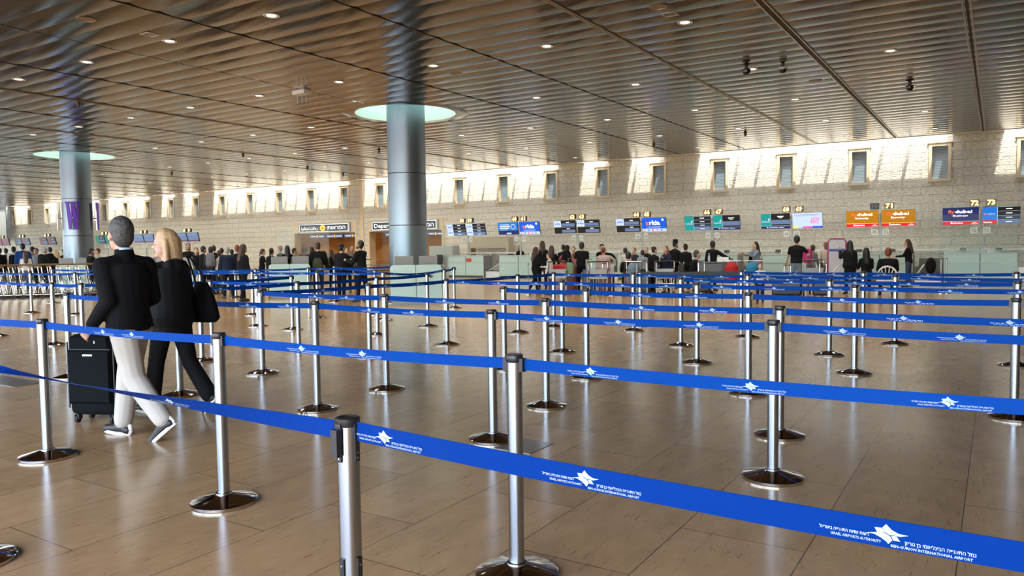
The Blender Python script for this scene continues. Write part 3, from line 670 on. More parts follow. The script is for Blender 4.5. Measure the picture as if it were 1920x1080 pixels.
        for i, m in enumerate((C_PINK, C_SKY, C_RED, C_PINK, C_SKY)): rect(s, m, .06+i*.19, .03, .13+i*.19, .09, -.004)
        s.use(C_WHITE).face(tuple(range(len(s.v), len(s.v)+12))); s.v += [Vector((.93+.05*math.cos(i*PI/6), -.004, .49+.05*math.sin(i*PI/6))) for i in range(12)]
    elif kind in ('arkia_split', 'arkia_split2', 'arkia_two'):
        z_ = .28 if kind != 'arkia_two' else 0
        rect(s, C_PALE, 0, z_, .36, H_, -.003); T('arkia', .18, .40, .12, C_BLUE, .26, .02); rect(s, C_RED, .17, .31, .21, .33, -.004)
        if kind == 'arkia_two': T('arkia', .18, .12, .12, C_BLUE, .26, .02); rows(.38, W_)
        else:
            for z in (.03, .32): rect(s, C_SLATE, .38, z, W_-.03, z+.13, -.003); rect(s, C_WHITE, .62, z+.16, .78, z+.19, -.004)
            rect(s, C_PALE, .38, .275, W_, .285, -.004)
    elif kind == 'advert':
        rect(s, C_SKY, 0, .2, W_, H_, -.003); rect(s, C_NAVY, 0, 0, W_, .2, -.003); rect(s, C_PALE, .1, .45, .62, .49, -.004); rect(s, C_WHITE, .1, .37, .66, .41, -.004); rect(s, C_WHITE, .1, .29, .62, .33, -.004); rect(s, C_PALE, .1, .22, .5, .24, -.004)
        s.use(C_PALE).face(tuple(range(len(s.v), len(s.v)+16))); s.v += [Vector((.84+.13*math.cos(i*PI/8), -.004, .37+.13*math.sin(i*PI/8))) for i in range(16)]
        s.use(C_SKY).face(tuple(range(len(s.v), len(s.v)+16))); s.v += [Vector((.84+.10*math.cos(i*PI/8), -.005, .37+.10*math.sin(i*PI/8))) for i in range(16)]
        rect(s, C_PALE, .45, .03, .7, .09, -.004)
    elif kind in ('maroon', 'maroon_full', 'green_part', 'grey_part', 'departures'):
        m = {'maroon': C_MAROON, 'maroon_full': C_MAROON, 'green_part': C_GREEN, 'grey_part': C_SLATE, 'departures': C_BLACK}[kind]
        rect(s, m, 0, 0, W_ if kind == 'maroon_full' else (.4 if kind != 'grey_part' else W_), H_, -.003)
        if kind == 'grey_part': rect(s, C_MAROON, 0, .04, W_, .1, -.004); rect(s, C_PALE, .05, .45, .9, .46, -.004)
        elif kind != 'maroon_full': rect(s, C_SLATE2, .42, .05, W_, H_*.5, -.003); rect(s, C_SLATE, .42, .2, W_, .26, -.004); rect(s, C_PALE, .6, .4, .8, .43, -.004)
    return s
def sign_stand(x, n1, n2, k1, k2, lab, on1=True, y=DY+.25, rz=0):
    t = thing('counter_sign_stand', lab, 'airport sign', (x, y, 0), rz, 'numbered check-in signs')
    MB().box((-.03, -.03, 1.0), (.03, .03, 2.5)).build('pole', mat('sign_pole', (.38, .42, .42), .5, .3), t); MB().box((-.1, -.02, 2.42), (.1, .02, 2.47)).build('crossbar', M_DSTEEL, t)
    tilt = R(13)
    for sx, n_, kd, on in ((-1, n1, k1, on1), (1, n2, k2, True)):
        x0 = -1.13 if sx < 0 else .04
        sc_ = MB().box((0, 0, 0), (W_, .07, H_)).build('screen', M_BLACK, t); sc_.location = (x0, -.1, 2.03); sc_.rotation_euler = (tilt, 0, 0)
        pic = scr(kd).build('screen_picture', parent=sc_); pic.location = (0, -.001, 0)
        if n_:
            xa = -.33 if sx < 0 else .14
            nb = MB().box((xa, -.24, 2.64), (xa+.29, -.12, 2.86)).build('number_box', M_BLACK, t)
            g = MB(); 
            if on: rect(g, N_AMB, xa+.01, 2.65, xa+.28, 2.85, -.2405)
            put_text(g, n_, xa+.145, 2.668, .235, -.245, N_ON if on else N_OFF, .235, .04); g.build('numeral', parent=nb)
            pa = -.31 if sx < 0 else .06
            pl = MB().box((pa, -.05, 1.72), (pa+.22, -.04, 1.93)).build('glass_plate', glass('frosted_plate', (.62, .70, .72), .7), t)
            g = MB(); put_text(g, n_, pa+.11, 1.77, .16, -.0515, mat('etched_numeral', (.10, .14, .18), .5), .14, .01); g.build('plate_numeral', parent=pl)
    return t
SG = [(-.49, '72', '73', 'navy', 'blue_rows', 'sign stand 72 and 73, navy business screen beside blue one', True),
 (-3.57, '70', '71', 'orange', 'orange', 'sign stand 70 and 71 with two orange economy screens', False),
 (-6.63, '68', '69', 'teal_flight', 'social', 'sign stand 68 and 69 with teal screen and pale social media screen', True),
 (-9.69, '66', '67', 'teal_rows', 'teal_flight2', 'sign stand 66 and 67 with two teal edged screens', True),
 (-12.73, '64', '65', 'arkia_split', 'arkia', 'sign stand 64 and 65, split screen beside bright blue one', True),
 (-15.78, '62', '63', 'arkia_split2', 'arkia_split', 'sign stand 62 and 63 with two split grey screens', True),
 (-18.8, '60', '61', 'advert', 'arkia', 'sign stand 60 and 61 with blue advert and blue airline screen', True),
 (-21.8, '58', '59', 'arkia_two', 'arkia_two', 'sign stand 58 and 59 beside the departures portal', True)]
for x, a, b, ka, kb, l, on in SG: sign_stand(x, a, b, ka, kb, l, on)
for x, ka, kb, l in ((-43.6, 'grey_part', 'grey_part', 'sign stand right of the blonde woman, seen far off'), (-48.3, 'grey_part', 'grey_part', 'far sign stand between the heads of the walking couple'), (-52.9, 'green_part', 'green_part', 'far sign stand with green screen beside the left column'),
    (-57.2, 'maroon', 'maroon', 'far sign stand with maroon screens, left of the left column'), (-60.6, 'maroon', 'maroon', 'far sign stand with maroon edged screens above the crowd'), (-64.4, 'departures', 'maroon', 'far sign stand with dark departures screen near the left edge'), (-67.6, 'maroon_full', 'maroon_full', 'far sign stand with plain maroon screens at the left edge')):
    sign_stand(x, '8', '9', ka, kb, l)
# desks
def desk(x, lab, y=DY, w=1.04, front=True):
    t = thing('check_in_desk', lab, 'check-in desk', (x, y, 0), 0, 'check-in desks')
    MB().box((-w, .03, .08), (w, .75, 1.02)).build('body', M_GREY, t); MB().box((-w+.03, .06, 0), (w-.03, .7, .08)).build('plinth', mat('dark_plinth', (.1, .1, .1), .5), t)
    for a, b in ((-w, -.01), (.01, w)):
        for c, d in ((.10, .70), (.73, 1.03)): MB().box((a+.008, 0, c), (b-.008, .028, d)).build('front_panel', M_GREEN, t)
    MB().box((-w, -.015, .70), (w, .03, .73)).build('rail', mat('desk_metal', (.34, .36, .36), .45, .6), t); MB().box((-w-.02, -.03, 1.03), (w+.02, .5, 1.06)).build('worktop', mat('worktop_grey', (.45, .47, .45), .3), t)
    for sx in (-1, 1): MB().box((sx*w-.02, .0, 0), (sx*w+.02, .76, 1.05)).build('side_panel', mat('desk_metal'), t)
    return t
DX = [g[0] for g in SG]
dl = ['under sign 72 and 73 with reflecting green glass front', 'under the orange signs behind the white chair', 'under sign 68 and 69 behind the man in a black shirt', 'under sign 66 and 67 behind the security man', 'under sign 64 and 65 behind the queue', 'under sign 62 and 63 behind the family', 'under sign 60 and 61 behind two women in black', 'under sign 58 and 59 right of the column kiosk']
d0 = None
for x, l in zip(DX, dl):
    lab = 'pale green check-in desk '+l
    if d0 is None: d0 = desk(x, lab)
    else: dup(d0, loc=(x, DY, 0), label=lab)
for i, x in enumerate((-43.6, -48.3, -52.9, -57.2, -60.6, -64.4)): dup(d0, loc=(x, DY, 0), label='distant check-in desk hidden by the left crowd, %s from the portals' % ORD[i+1])
tag(MB().box((-1.6, -.03, 1.06), (.2, -.02, 1.19)).build('desk_screen', glass('desk_glass', (.6, .8, .8), .25), loc=(DX[0]+.55, DY, 0)), 'low clear glass strip standing on the desk at far right', 'glass screen')
# baggage scales between desks
for i in range(7):
    xm = (DX[i]+DX[i+1])/2
    t = thing('baggage_scale', 'baggage belt inlet between desks, %s from the right' % ORD[i+1], 'baggage conveyor', (xm, DY+.1, 0), 0, 'baggage inlets between desks')
    MB().box((-.42, 0, 0), (.42, 1.9, .30)).build('housing', mat('light_metal', (.5, .5, .5), .4, .5), t); MB().box((-.38, -.005, .30), (.38, 1.9, .32)).build('belt', M_BLACK, t); MB().box((-.42, 1.7, .33), (.42, 1.75, .85)).build('hood', M_GREY, t)
    MB().tube([(-.36, .2, .32), (-.2, .9, .62)], .03).build('guide_bar', mat('cream_bar', (.6, .58, .5), .5), t)
# black desk monitors, telephones seen above desks
k = 0
for x, l in ((-1.0, 'desk 72'), (.05, 'desk 73'), (-4.3, 'desk 70'), (-3.2, 'desk 71'), (-9.2, 'desk 67'), (-7.2, 'desk 68')):
    t = thing('desk_monitor', 'small black monitor back standing on '+l.replace('72','seventy-two').replace('73','seventy-three').replace('70','seventy').replace('71','seventy-one').replace('67','sixty-seven').replace('68','sixty-eight'), 'monitor', (x, DY+.45, 1.06)); MB().box((-.05, -.04, 0), (.05, .04, .01)).box((-.01, -.01, .01), (.01, .01, .07)).build('stand', M_BLACK, t); MB().rings([[(-.11, -.02, .05), (.11, -.02, .05), (.11, .02, .05), (-.11, .02, .05)], [(-.09, -.02, .16), (.09, -.02, .16), (.09, .02, .16), (-.09, .02, .16)]]).build('screen', M_BLACK, t)
# glass barrier with steel cap behind the desks
t = thing('glass_barrier', 'long low glass barrier with steel cap rail behind the check-in desks', 'barrier', (0, 32.6, 0))
MB().box((-24.4, -.01, .1), (8, .01, 1.13)).build('glass', glass('barrier_glass', (.6, .7, .66), .10, ior=1.15), t); MB().box((-24.4, -.03, 1.13), (8, .03, 1.185)).build('cap_rail', mat('pale_rail', (.75, .75, .72), .3), t)
for i in range(14): MB().box((-24.3+i*2.4, -.025, 0), (-24.25+i*2.4, .025, 1.13)).build('upright', M_STEEL, t)
tag(MB().box((-24.2, 33.3, 0), (8, 33.9, .5)).build('baggage_conveyor', M_DSTEEL), 'long low baggage conveyor running behind the check-in desks', 'baggage conveyor')
# office chairs behind desks
def office_chair(x, y, lab):
    t = thing('office_chair', lab, 'office chair', (x, y, 0)); 
    b = MB(); [b.tube([(0, 0, .06), (.28*math.cos(a*PI*.4), .28*math.sin(a*PI*.4), .05)], .02) for a in range(5)]; b.lathe([(.03, .05), (.03, .45)], n=10); b.build('base', M_BLACK, t)
    MB().box((-.23, -.22, .45), (.23, .22, .53)).build('seat', mat('black_fabric', (.012, .012, .013), .9), t)
    MB().rings([[(-.2, .2, .6), (.2, .2, .6), (.2, .25, .6), (-.2, .25, .6)], [(-.24, .24, .85), (.24, .24, .85), (.24, .3, .85), (-.24, .3, .85)], [(-.17, .27, 1.1), (.17, .27, 1.1), (.17, .32, 1.1), (-.17, .32, 1.1)]]).build('backrest', mat('black_fabric'), t)
office_chair(-20.2, 31.6, 'black office chair behind the gap right of desk 59'); office_chair(-24.0, 30.8, 'black office chair just right of the column kiosk')
# orange note on desk 58
tag(MB().box((0, -.02, .76), (.3, -.004, .93)).build('notice', mat('orange_red_card', (.5, .07, .02), .6), loc=(-21.75, DY, 0)), 'orange red notice fixed on desk front under sign 58', 'notice')
# tall cabinet beside the portal
tag(MB().box((0, 0, 0), (1.5, .6, 1.55)).build('cabinet', mat('pale_cabinet', (.42, .47, .45), .4), loc=(-24.9, 31.4, 0)), 'pale grey green cabinet right of the middle column', 'cabinet')
tag(MB().box((0, 0, 1.4), (2.6, .5, 1.95)).box((0, 0, 0), (.15, .5, 1.4)).box((2.45, 0, 0), (2.6, .5, 1.4)).build('stone_canopy', mat('canopy_stone', (.5, .45, .34), .8), loc=(-24.4, 34.2, 0)), 'beige canopy box on the wall behind sign stand 58', 'canopy')
# security kiosks
def kiosk(x, y, ang, lab, w=1.3, laptops=True, marks=True):
    t = thing('security_kiosk', lab, 'security desk', (x, y, 0), ang, 'pale green security kiosks')
    def panel(a, b, rl, rr):
        z0, z1, r = .16, 1.03, .09; pl = [(a, z0), (b, z0)]
        if rr: pl += [(b-r+r*math.cos(q*PI/8), z1-r+r*math.sin(q*PI/8)) for q in range(5)]
        else: pl += [(b, z1)]
        if rl: pl += [(a+r-r*math.sin(q*PI/8), z1-r+r*math.cos(q*PI/8)) for q in range(5)]
        else: pl += [(a, z1)]
        return MB().prism(pl, 0, .03, 'y')
    hw = w/2
    p1 = panel(-hw, -.008, True, False).build('front_panel', M_GREEN, t); p2 = panel(.008, hw, False, True).build('front_panel', M_GREEN, t)
    MB().box((-hw+.03, .031, .1), (hw-.03, .55, .98)).build('body', M_GREY, t); MB().box((-hw+.02, .03, 0), (hw-.02, .5, .1)).build('plinth', mat('kiosk_plinth', (.25, .3, .29), .5), t)
    MB().tube([(-hw-.1, -.06, .13), (hw+.04, -.06, .13)], .018, 10).build('foot_rail', M_CHROME, t)
    if marks:
        g = MB().use(mat('dark_print', (.02, .025, .05), .6))
        for sh in STAR:
            kk = len(g.v); g.v += [Vector((hw*.58+(x_-825)/460*.2, -.003, .73-((y_-228)-.19*(x_-825))/460*.2)) for x_, y_ in sh]; g.face(tuple(reversed(range(kk, kk+len(sh)))))
        if marks == 2: put_text(g, 'SECURITY CONTROL', hw*.42, .50, .055, -.003, MATS['dark_print'], .42, .015); g.build('print', parent=p2)
    return t
def mid(a, b): return ((a[0]+b[0])/2, (a[1]+b[1])/2)
KP = [(-12.70, 15.45, 'security kiosk at the foot of the middle column'), (-18.05, 16.0, 'free standing security kiosk left of the two talking officers'), (-22.6, 15.2, 'security kiosk partly hidden right of the blonde woman'), (-28.2, 15.0, 'security kiosk half hidden left of the walking man')]
for i, (x, y, l) in enumerate(KP):
    ang = math.atan2(-x, y)*0 + R(40) if i == 0 else R(44)
    kiosk(x, y, ang, 'pale green '+l, 1.32 if i == 0 else 1.2, marks=2 if i == 0 else 1)
    for s_ in (-.3, .32):
        c, sn = math.cos(ang), math.sin(ang); lx, ly = s_, .2
        t = thing('laptop', ('left' if s_ < 0 else 'right')+' grey laptop on the '+l.replace('free standing ', '').replace('partly ', ''), 'laptop', (x+c*lx-sn*ly, y+sn*lx+c*ly, .985), ang)
        MB().box((-.22, 0, 0), (.22, .28, .02)).build('base', M_DSTEEL, t); q = MB().box((-.24, -.008, 0), (.24, .008, .26)).build('lid', mat('laptop_grey', (.28, .27, .26), .35, .3), t); q.location = (0, -.01, .015); q.rotation_euler = (R(8), 0, 0)
tag(MB().box((-.9, -.02, 0), (.9, 0, 2.25)).build('glass_screen', glass('portal_glass', (.7, .78, .8), .08, ior=1.15), loc=(-20.5, 18.8, 0), rz=R(38)), 'tall clear glass screen behind the left free standing kiosk', 'glass screen')
tag(MB().box((-.9, -.02, 0), (.9, 0, 2.1)).build('glass_screen', M_CLEAR, loc=(-14.0, 17.0, 0), rz=R(38)), 'tall clear glass screen standing before the middle column', 'glass screen')
tag(MB().box((-1.05, 0, 0), (1.05, .02, 2.3)).build('glass_screen', M_CLEAR, loc=(-.5, 27.6, 0)), 'tall clear glass screen in front of the rightmost desk', 'glass screen')
# departures signs
M_SIGN = mat('sign_navy', (.018, .035, .055), .4); M_SW = lit('sign_white', (.85, .87, .9), .5); M_SY = lit('sign_yellow', (.9, .55, .02), .5)
def dep_sign(x0, x1, lab, txts):
    t = thing('departures_sign', lab, 'airport sign', (0, WY-.16, 0)); f = MB().box((x0-.12, .0, 2.50), (x1+.12, .1, 3.08)).build('case', mat('sign_frame', (.35, .38, .4), .4, .4), t)
    g = MB(); rect(g, M_SW, x0-.03, 2.55, x1+.03, 3.03, -.003); rect(g, M_SIGN, x0+.02, 2.585, x1-.02, 2.995, -.006)
    for s, x, wd, sz in txts:
        if s == '@':
            cx = x; kk = len(g.v); g.use(M_SY); g.v += [Vector((cx+.24*math.cos(i*PI/12), -.009, 2.79+.19*math.sin(i*PI/12))) for i in range(24)]; g.face(tuple(range(kk, kk+24)))
            g.use(M_SIGN); g.quad((cx-.15, -.012, 2.775), (cx+.15, -.012, 2.775), (cx+.15, -.012, 2.80), (cx-.15, -.012, 2.80)); g.quad((cx-.02, -.012, 2.72), (cx+.03, -.012, 2.72), (cx+.0, -.012, 2.86), (cx-.05, -.012, 2.86)); g.quad((cx-.08, -.013, 2.70), (cx+.12, -.013, 2.70), (cx+.12, -.013, 2.715), (cx-.08, -.013, 2.715))
        else: put_text(g, s, x, 2.69, sz, -.012, M_SW, wd, .02, 2)
    g.build('lettering', parent=f)
ar = '\uFE93\uFEAD\uFEE9\uFEE0\uFED0\uFEE4\uFEDF\uFE8D'
ARB = '\uFE93\uFEAE\uFEE9\uFE8E\uFED0\uFEE4\uFEDF \uFE95\uFEFC\uFEA3\uFEAD'
dep_sign(-38.25, -33.95, 'lit departures sign in Hebrew and Arabic with yellow disc over left portal', [(ARB, -37.35, 1.5, .30), ('@', -36.15, 0, 0), (heb('המראות'), -34.95, 1.55, .32)])
dep_sign(-31.95, -27.1, 'departures sign in English partly hidden by the middle column', [('Departures', -30.75, 2.1, .34), ('@', -29.3, 0, 0), (heb('המראות'), -28.0, 1.5, .32)])
M_SB = lit('lobby_board_blue', (.06, .10, .22), .8)
for i, (x0, x1, s, l) in enumerate(((-38.1, -36.7, 0, 'left of three small blue boards under the departures sign'), (-36.6, -35.1, 1, 'middle of three small blue boards under the departures sign'), (-35.0, -33.55, 2, 'right of three small blue boards under the departures sign'), (-31.6, -30.3, 2, 'small blue board under the English departures sign'), (-28.3, -27.1, 0, 'small blue board right of the middle column'))):
    t = thing('direction_board', l, 'airport sign', (0, WY+.55, 0)); b = MB().box((x0, 0, 2.17), (x1, .08, 2.39)).build('case', M_SIGN, t); g = MB(); rect(g, M_SB, x0+.03, 2.19, x1-.03, 2.37, -.003); rect(g, M_SY, (x0+x1)/2-.05, 2.2, (x0+x1)/2+.06, 2.36, -.005)
    rect(g, M_SW, x0+.12, 2.25, (x0+x1)/2-.12, 2.3, -.005); rect(g, M_SW, (x0+x1)/2+.15, 2.25, x1-.12, 2.3, -.005); g.build('board_face', parent=b)
    MB().box(((x0+x1)/2-.02, .02, 2.39), ((x0+x1)/2+.02, .06, 2.5 if 0 else 3.2)).build('hanger', M_DSTEEL, t)
# portal gates (low steel frames)
for x, y, l in ((-19.9, 22.0, 'low steel passage gate right of the bearded officer'), (-19.0, 23.4, 'low steel passage gate beside the middle column')):
    t = thing('passage_gate', l, 'gate', (x, y, 0), R(35)); g = MB()
    for p in ([(-.5, 0, 0), (-.5, 0, 1.05), (.5, 0, 1.05), (.5, 0, 0)], [(-.5, 0, .6), (.5, 0, .6)], [(-.5, 0, .3), (.5, 0, .3)]): g.tube(p, .025)
    g.build('frame', M_CHROME, t, smooth=True); MB().box((-.45, -.1, .82), (.45, .1, .85)).build('shelf', M_GREY, t)
# ------------------------------------------------------------------ nested luggage carts at left
def cart_geo():
    f = MB()
    for sx in (-.27, .27):
        f.tube([(sx*.75, .62, .10), (sx, -.05, .12), (sx, -.12, .6), (sx, -.16, 1.0)], .014, 6)
        f.tube([(sx*.9, .0, .12), (sx*.9, .05, .45), (sx*.9, -.1, .62)], .010, 6)
    for z in (.35, .55, .75): f.tube([(-.27, -.12+.0*z, z), (.27, -.12, z)], .009, 6)
    for xx in (-.14, 0, .14): f.tube([(xx, .55, .12), (xx, -.05, .13), (xx, -.12, .75)], .008, 6)
    return f
def luggage_cart(x, y, rz, lab, grp='nested luggage carts at left'):
    t = thing('luggage_cart', lab, 'luggage cart', (x, y, 0), rz, grp)
    cart_geo().build('frame', M_CHROME, t, smooth=True)
    MB().tube([(-.30, -.17, 1.0), (.30, -.17, 1.0)], .020, 8).build('handle', mat('amber_handle', (.45, .24, .07), .3), t, smooth=True)
    MB().box((-.25, -.16, .52), (.25, -.145, .78)).build('basket', mat('advert_panel', (.16, .17, .17), .5), t)
    for p in ((0, .60, .055), (-.24, -.06, .07), (.24, -.06, .07)):
        r = p[2]; MB().rings([[(p[0]+q, p[1]+r*math.cos(a*PI/8), p[2]+r*math.sin(a*PI/8)) for a in range(16)] for q in (-.018, .018)]).build('wheel', mat('rubber', (.015, .015, .015), .7), t)
    return t
cdir = Vector((-27.15+26.0, 12.07-13.6, 0)).normalized(); c0 = luggage_cart(-25.2, 14.6, math.atan2(-cdir.x, cdir.y)+PI, 'luggage cart at the near right end of the nested row')
for i in range(1, 16): dup(c0, loc=(-25.2+cdir.x*.27*i, 14.6+cdir.y*.27*i, 0), label='chrome luggage cart nested in the left row, %s from its right end' % ORD[i+1])
t = thing('cart_rail', 'low steel guide rail with amber top running over the nested luggage carts', 'rail', (0, 0, 0)); a = Vector((-25.6, 15.2, 1.06)); b = a+cdir*6.5
MB().tube([a, b], .03).build('top_rail', mat('amber_rail', (.30, .19, .10), .3, .5), t, smooth=True)
for i in range(4): p = a.lerp(b, (i+.3)/4); MB().tube([(p.x, p.y, 0), (p.x, p.y, 1.06)], .02).build('upright', M_CHROME, t, smooth=True)
# ------------------------------------------------------------------ people
SKIN = {'fair': mat('skin_fair', (.55, .33, .24), .5), 'tan': mat('skin_tan', (.38, .21, .14), .5), 'brown': mat('skin_brown', (.20, .10, .06), .5)}
def cloth(name, c, r=.85): return mat('cloth_'+name, c, r, spec=.2, bump=(14, .25, .15))
CL = {'black': cloth('black', (.006, .006, .007)), 'navy': cloth('navy', (.010, .016, .035)), 'white': cloth('white', (.62, .60, .58)), 'cream': cloth('cream', (.52, .45, .38)), 'beige': cloth('beige', (.55, .50, .43)), 'grey': cloth('grey', (.14, .14, .15)),
 'greyblue': cloth('greyblue', (.16, .21, .26)), 'jeans': cloth('jeans', (.05, .075, .13)), 'blue': cloth('blue', (.01, .05, .20)), 'pink': cloth('pink', (.45, .16, .18)), 'rose': cloth('rose', (.48, .35, .32)), 'brown': cloth('brown', (.06, .035, .025)), 'dgrey': cloth('dark_grey', (.035, .035, .04)), 'greytee': cloth('grey_tee', (.25, .29, .34))}
HAIR = {'black': mat('hair_black', (.008, .006, .005), .5), 'brown': mat('hair_brown', (.05, .022, .012), .5), 'grey': mat('hair_grey', (.060, .057, .055), .6, bump=(45, 1., .6)), 'blond': mat('hair_blond', (.52, .34, .17), .45, bump=(45, .5, .3)), 'red': mat('hair_red', (.16, .04, .015), .5), 'silver': mat('hair_silver', (.35, .34, .33), .6)}
M_SHOE = mat('black_shoe', (.012, .012, .013), .5); M_SOLE = mat('white_sole', (.75, .75, .72), .5); M_EYE = mat('eye_white', (.7, .7, .68), .3); M_PUP = mat('pupil', (.02, .012, .01), .2); M_LIP = mat('lips', (.38, .14, .12), .5)
def fuse(name, prims, m, parent, voxel=.016, smooth=4, cut=None):
    """one continuous skin over overlapping tapered limbs and lofts"""
    mb = MB()
    for p in prims:
        if p[0] == 'c':   # tapered capsule p0 r0 p1 r1 [flatten axis, factor]
            a, ra, b, rb = Vector(p[1]), p[2], Vector(p[3]), p[4]; d = b-a
            if d.length < 1e-5: d = Vector((0, 0, 1e-4))
            dn = d.normalized(); ref = Vector((0, 1, 0)) if abs(dn.y) < .9 else Vector((1, 0, 0))
            fx = 1.
            if len(p) > 5: ref = Vector(p[5]); fx = p[6]
            x = (ref-dn*ref.dot(dn)).normalized(); y = dn.cross(x); rs = []; n = 12
            for q in range(0, 4): an = -PI/2*(1-q/3.)*.96; rs.append((a+dn*ra*math.sin(an)*min(1, 1), ra*math.cos(an)))
            for q in range(0, 4): an = PI/2*(q/3.)*.96; rs.append((b+dn*rb*math.sin(an), rb*math.cos(an)))
            mb.rings([[c+(x*math.cos(2*PI*j/n)*fx+y*math.sin(2*PI*j/n))*r for j in range(n)] for c, r in rs])
        elif p[0] == 'e':
            c, (rx, ry, rz) = Vector(p[1]), p[2]; M = p[3] if len(p) > 3 else Matrix.Identity(3); n = 14; rs = []
            for q in range(9):
                an = -PI/2*.96+PI*.96*q/8; rs.append([c+M @ Vector((rx*math.cos(an)*math.cos(2*PI*j/n), ry*math.cos(an)*math.sin(2*PI*j/n), rz*math.sin(an))) for j in range(n)])
            mb.rings(rs)
        elif p[0] == 'l':  # loft: (centre, xvec, yvec)
            n = 18; mb.rings([[Vector(c)+Vector(x)*math.cos(2*PI*j/n)+Vector(y)*math.sin(2*PI*j/n) for j in range(n)] for c, x, y in p[1]])
    me = bpy.data.meshes.new(name); me.from_pydata([tuple(v) for v in mb.v], [], mb.f)
    o = bpy.data.objects.new(name, me); COL.objects.link(o)
    md = o.modifiers.new('r', 'REMESH'); md.mode = 'VOXEL'; md.voxel_size = voxel
    if smooth: sm = o.modifiers.new('s', 'SMOOTH'); sm.iterations = smooth; sm.factor = .5
    dg = bpy.context.evaluated_depsgraph_get(); me2 = bpy.data.meshes.new_from_object(o.evaluated_get(dg)); bpy.data.objects.remove(o); bpy.data.meshes.remove(me)
    if cut:
        bm = bmesh.new(); bm.from_mesh(me2)
        for co, no in cut:
            r_ = bmesh.ops.bisect_plane(bm, geom=bm.verts[:]+bm.edges[:]+bm.faces[:], plane_co=co, plane_no=no, clear_outer=True)
            es = [e for e in r_['geom_cut'] if isinstance(e, bmesh.types.BMEdge)]
            if es: bmesh.ops.holes_fill(bm, edges=es, sides=0)
        bm.to_mesh(me2); bm.free()
    # keep the main island only
    bm = bmesh.new(); bm.from_mesh(me2); bm.verts.ensure_lookup_table(); seen = set(); best = []
    for v0 in bm.verts:
        if v0.index in seen: continue
        st = [v0]; isl = []; seen.add(v0.index)
        while st:
            v = st.pop(); isl.append(v)
            for e in v.link_edges:
                u = e.other_vert(v)
                if u.index not in seen: seen.add(u.index); st.append(u)
        if len(isl) > len(best): best = isl
    keep = set(v.index for v in best); bmesh.ops.delete(bm, geom=[v for v in bm.verts if v.index not in keep], context='VERTS')
    bm.to_mesh(me2); bm.free()
    me2.name = name; me2.materials.clear(); me2.materials.append(m); me2.shade_smooth()
    o = bpy.data.objects.new(name, me2); COL.objects.link(o); o.parent = parent
    return o
def sc_(v, k): return tuple(x*k for x in v)
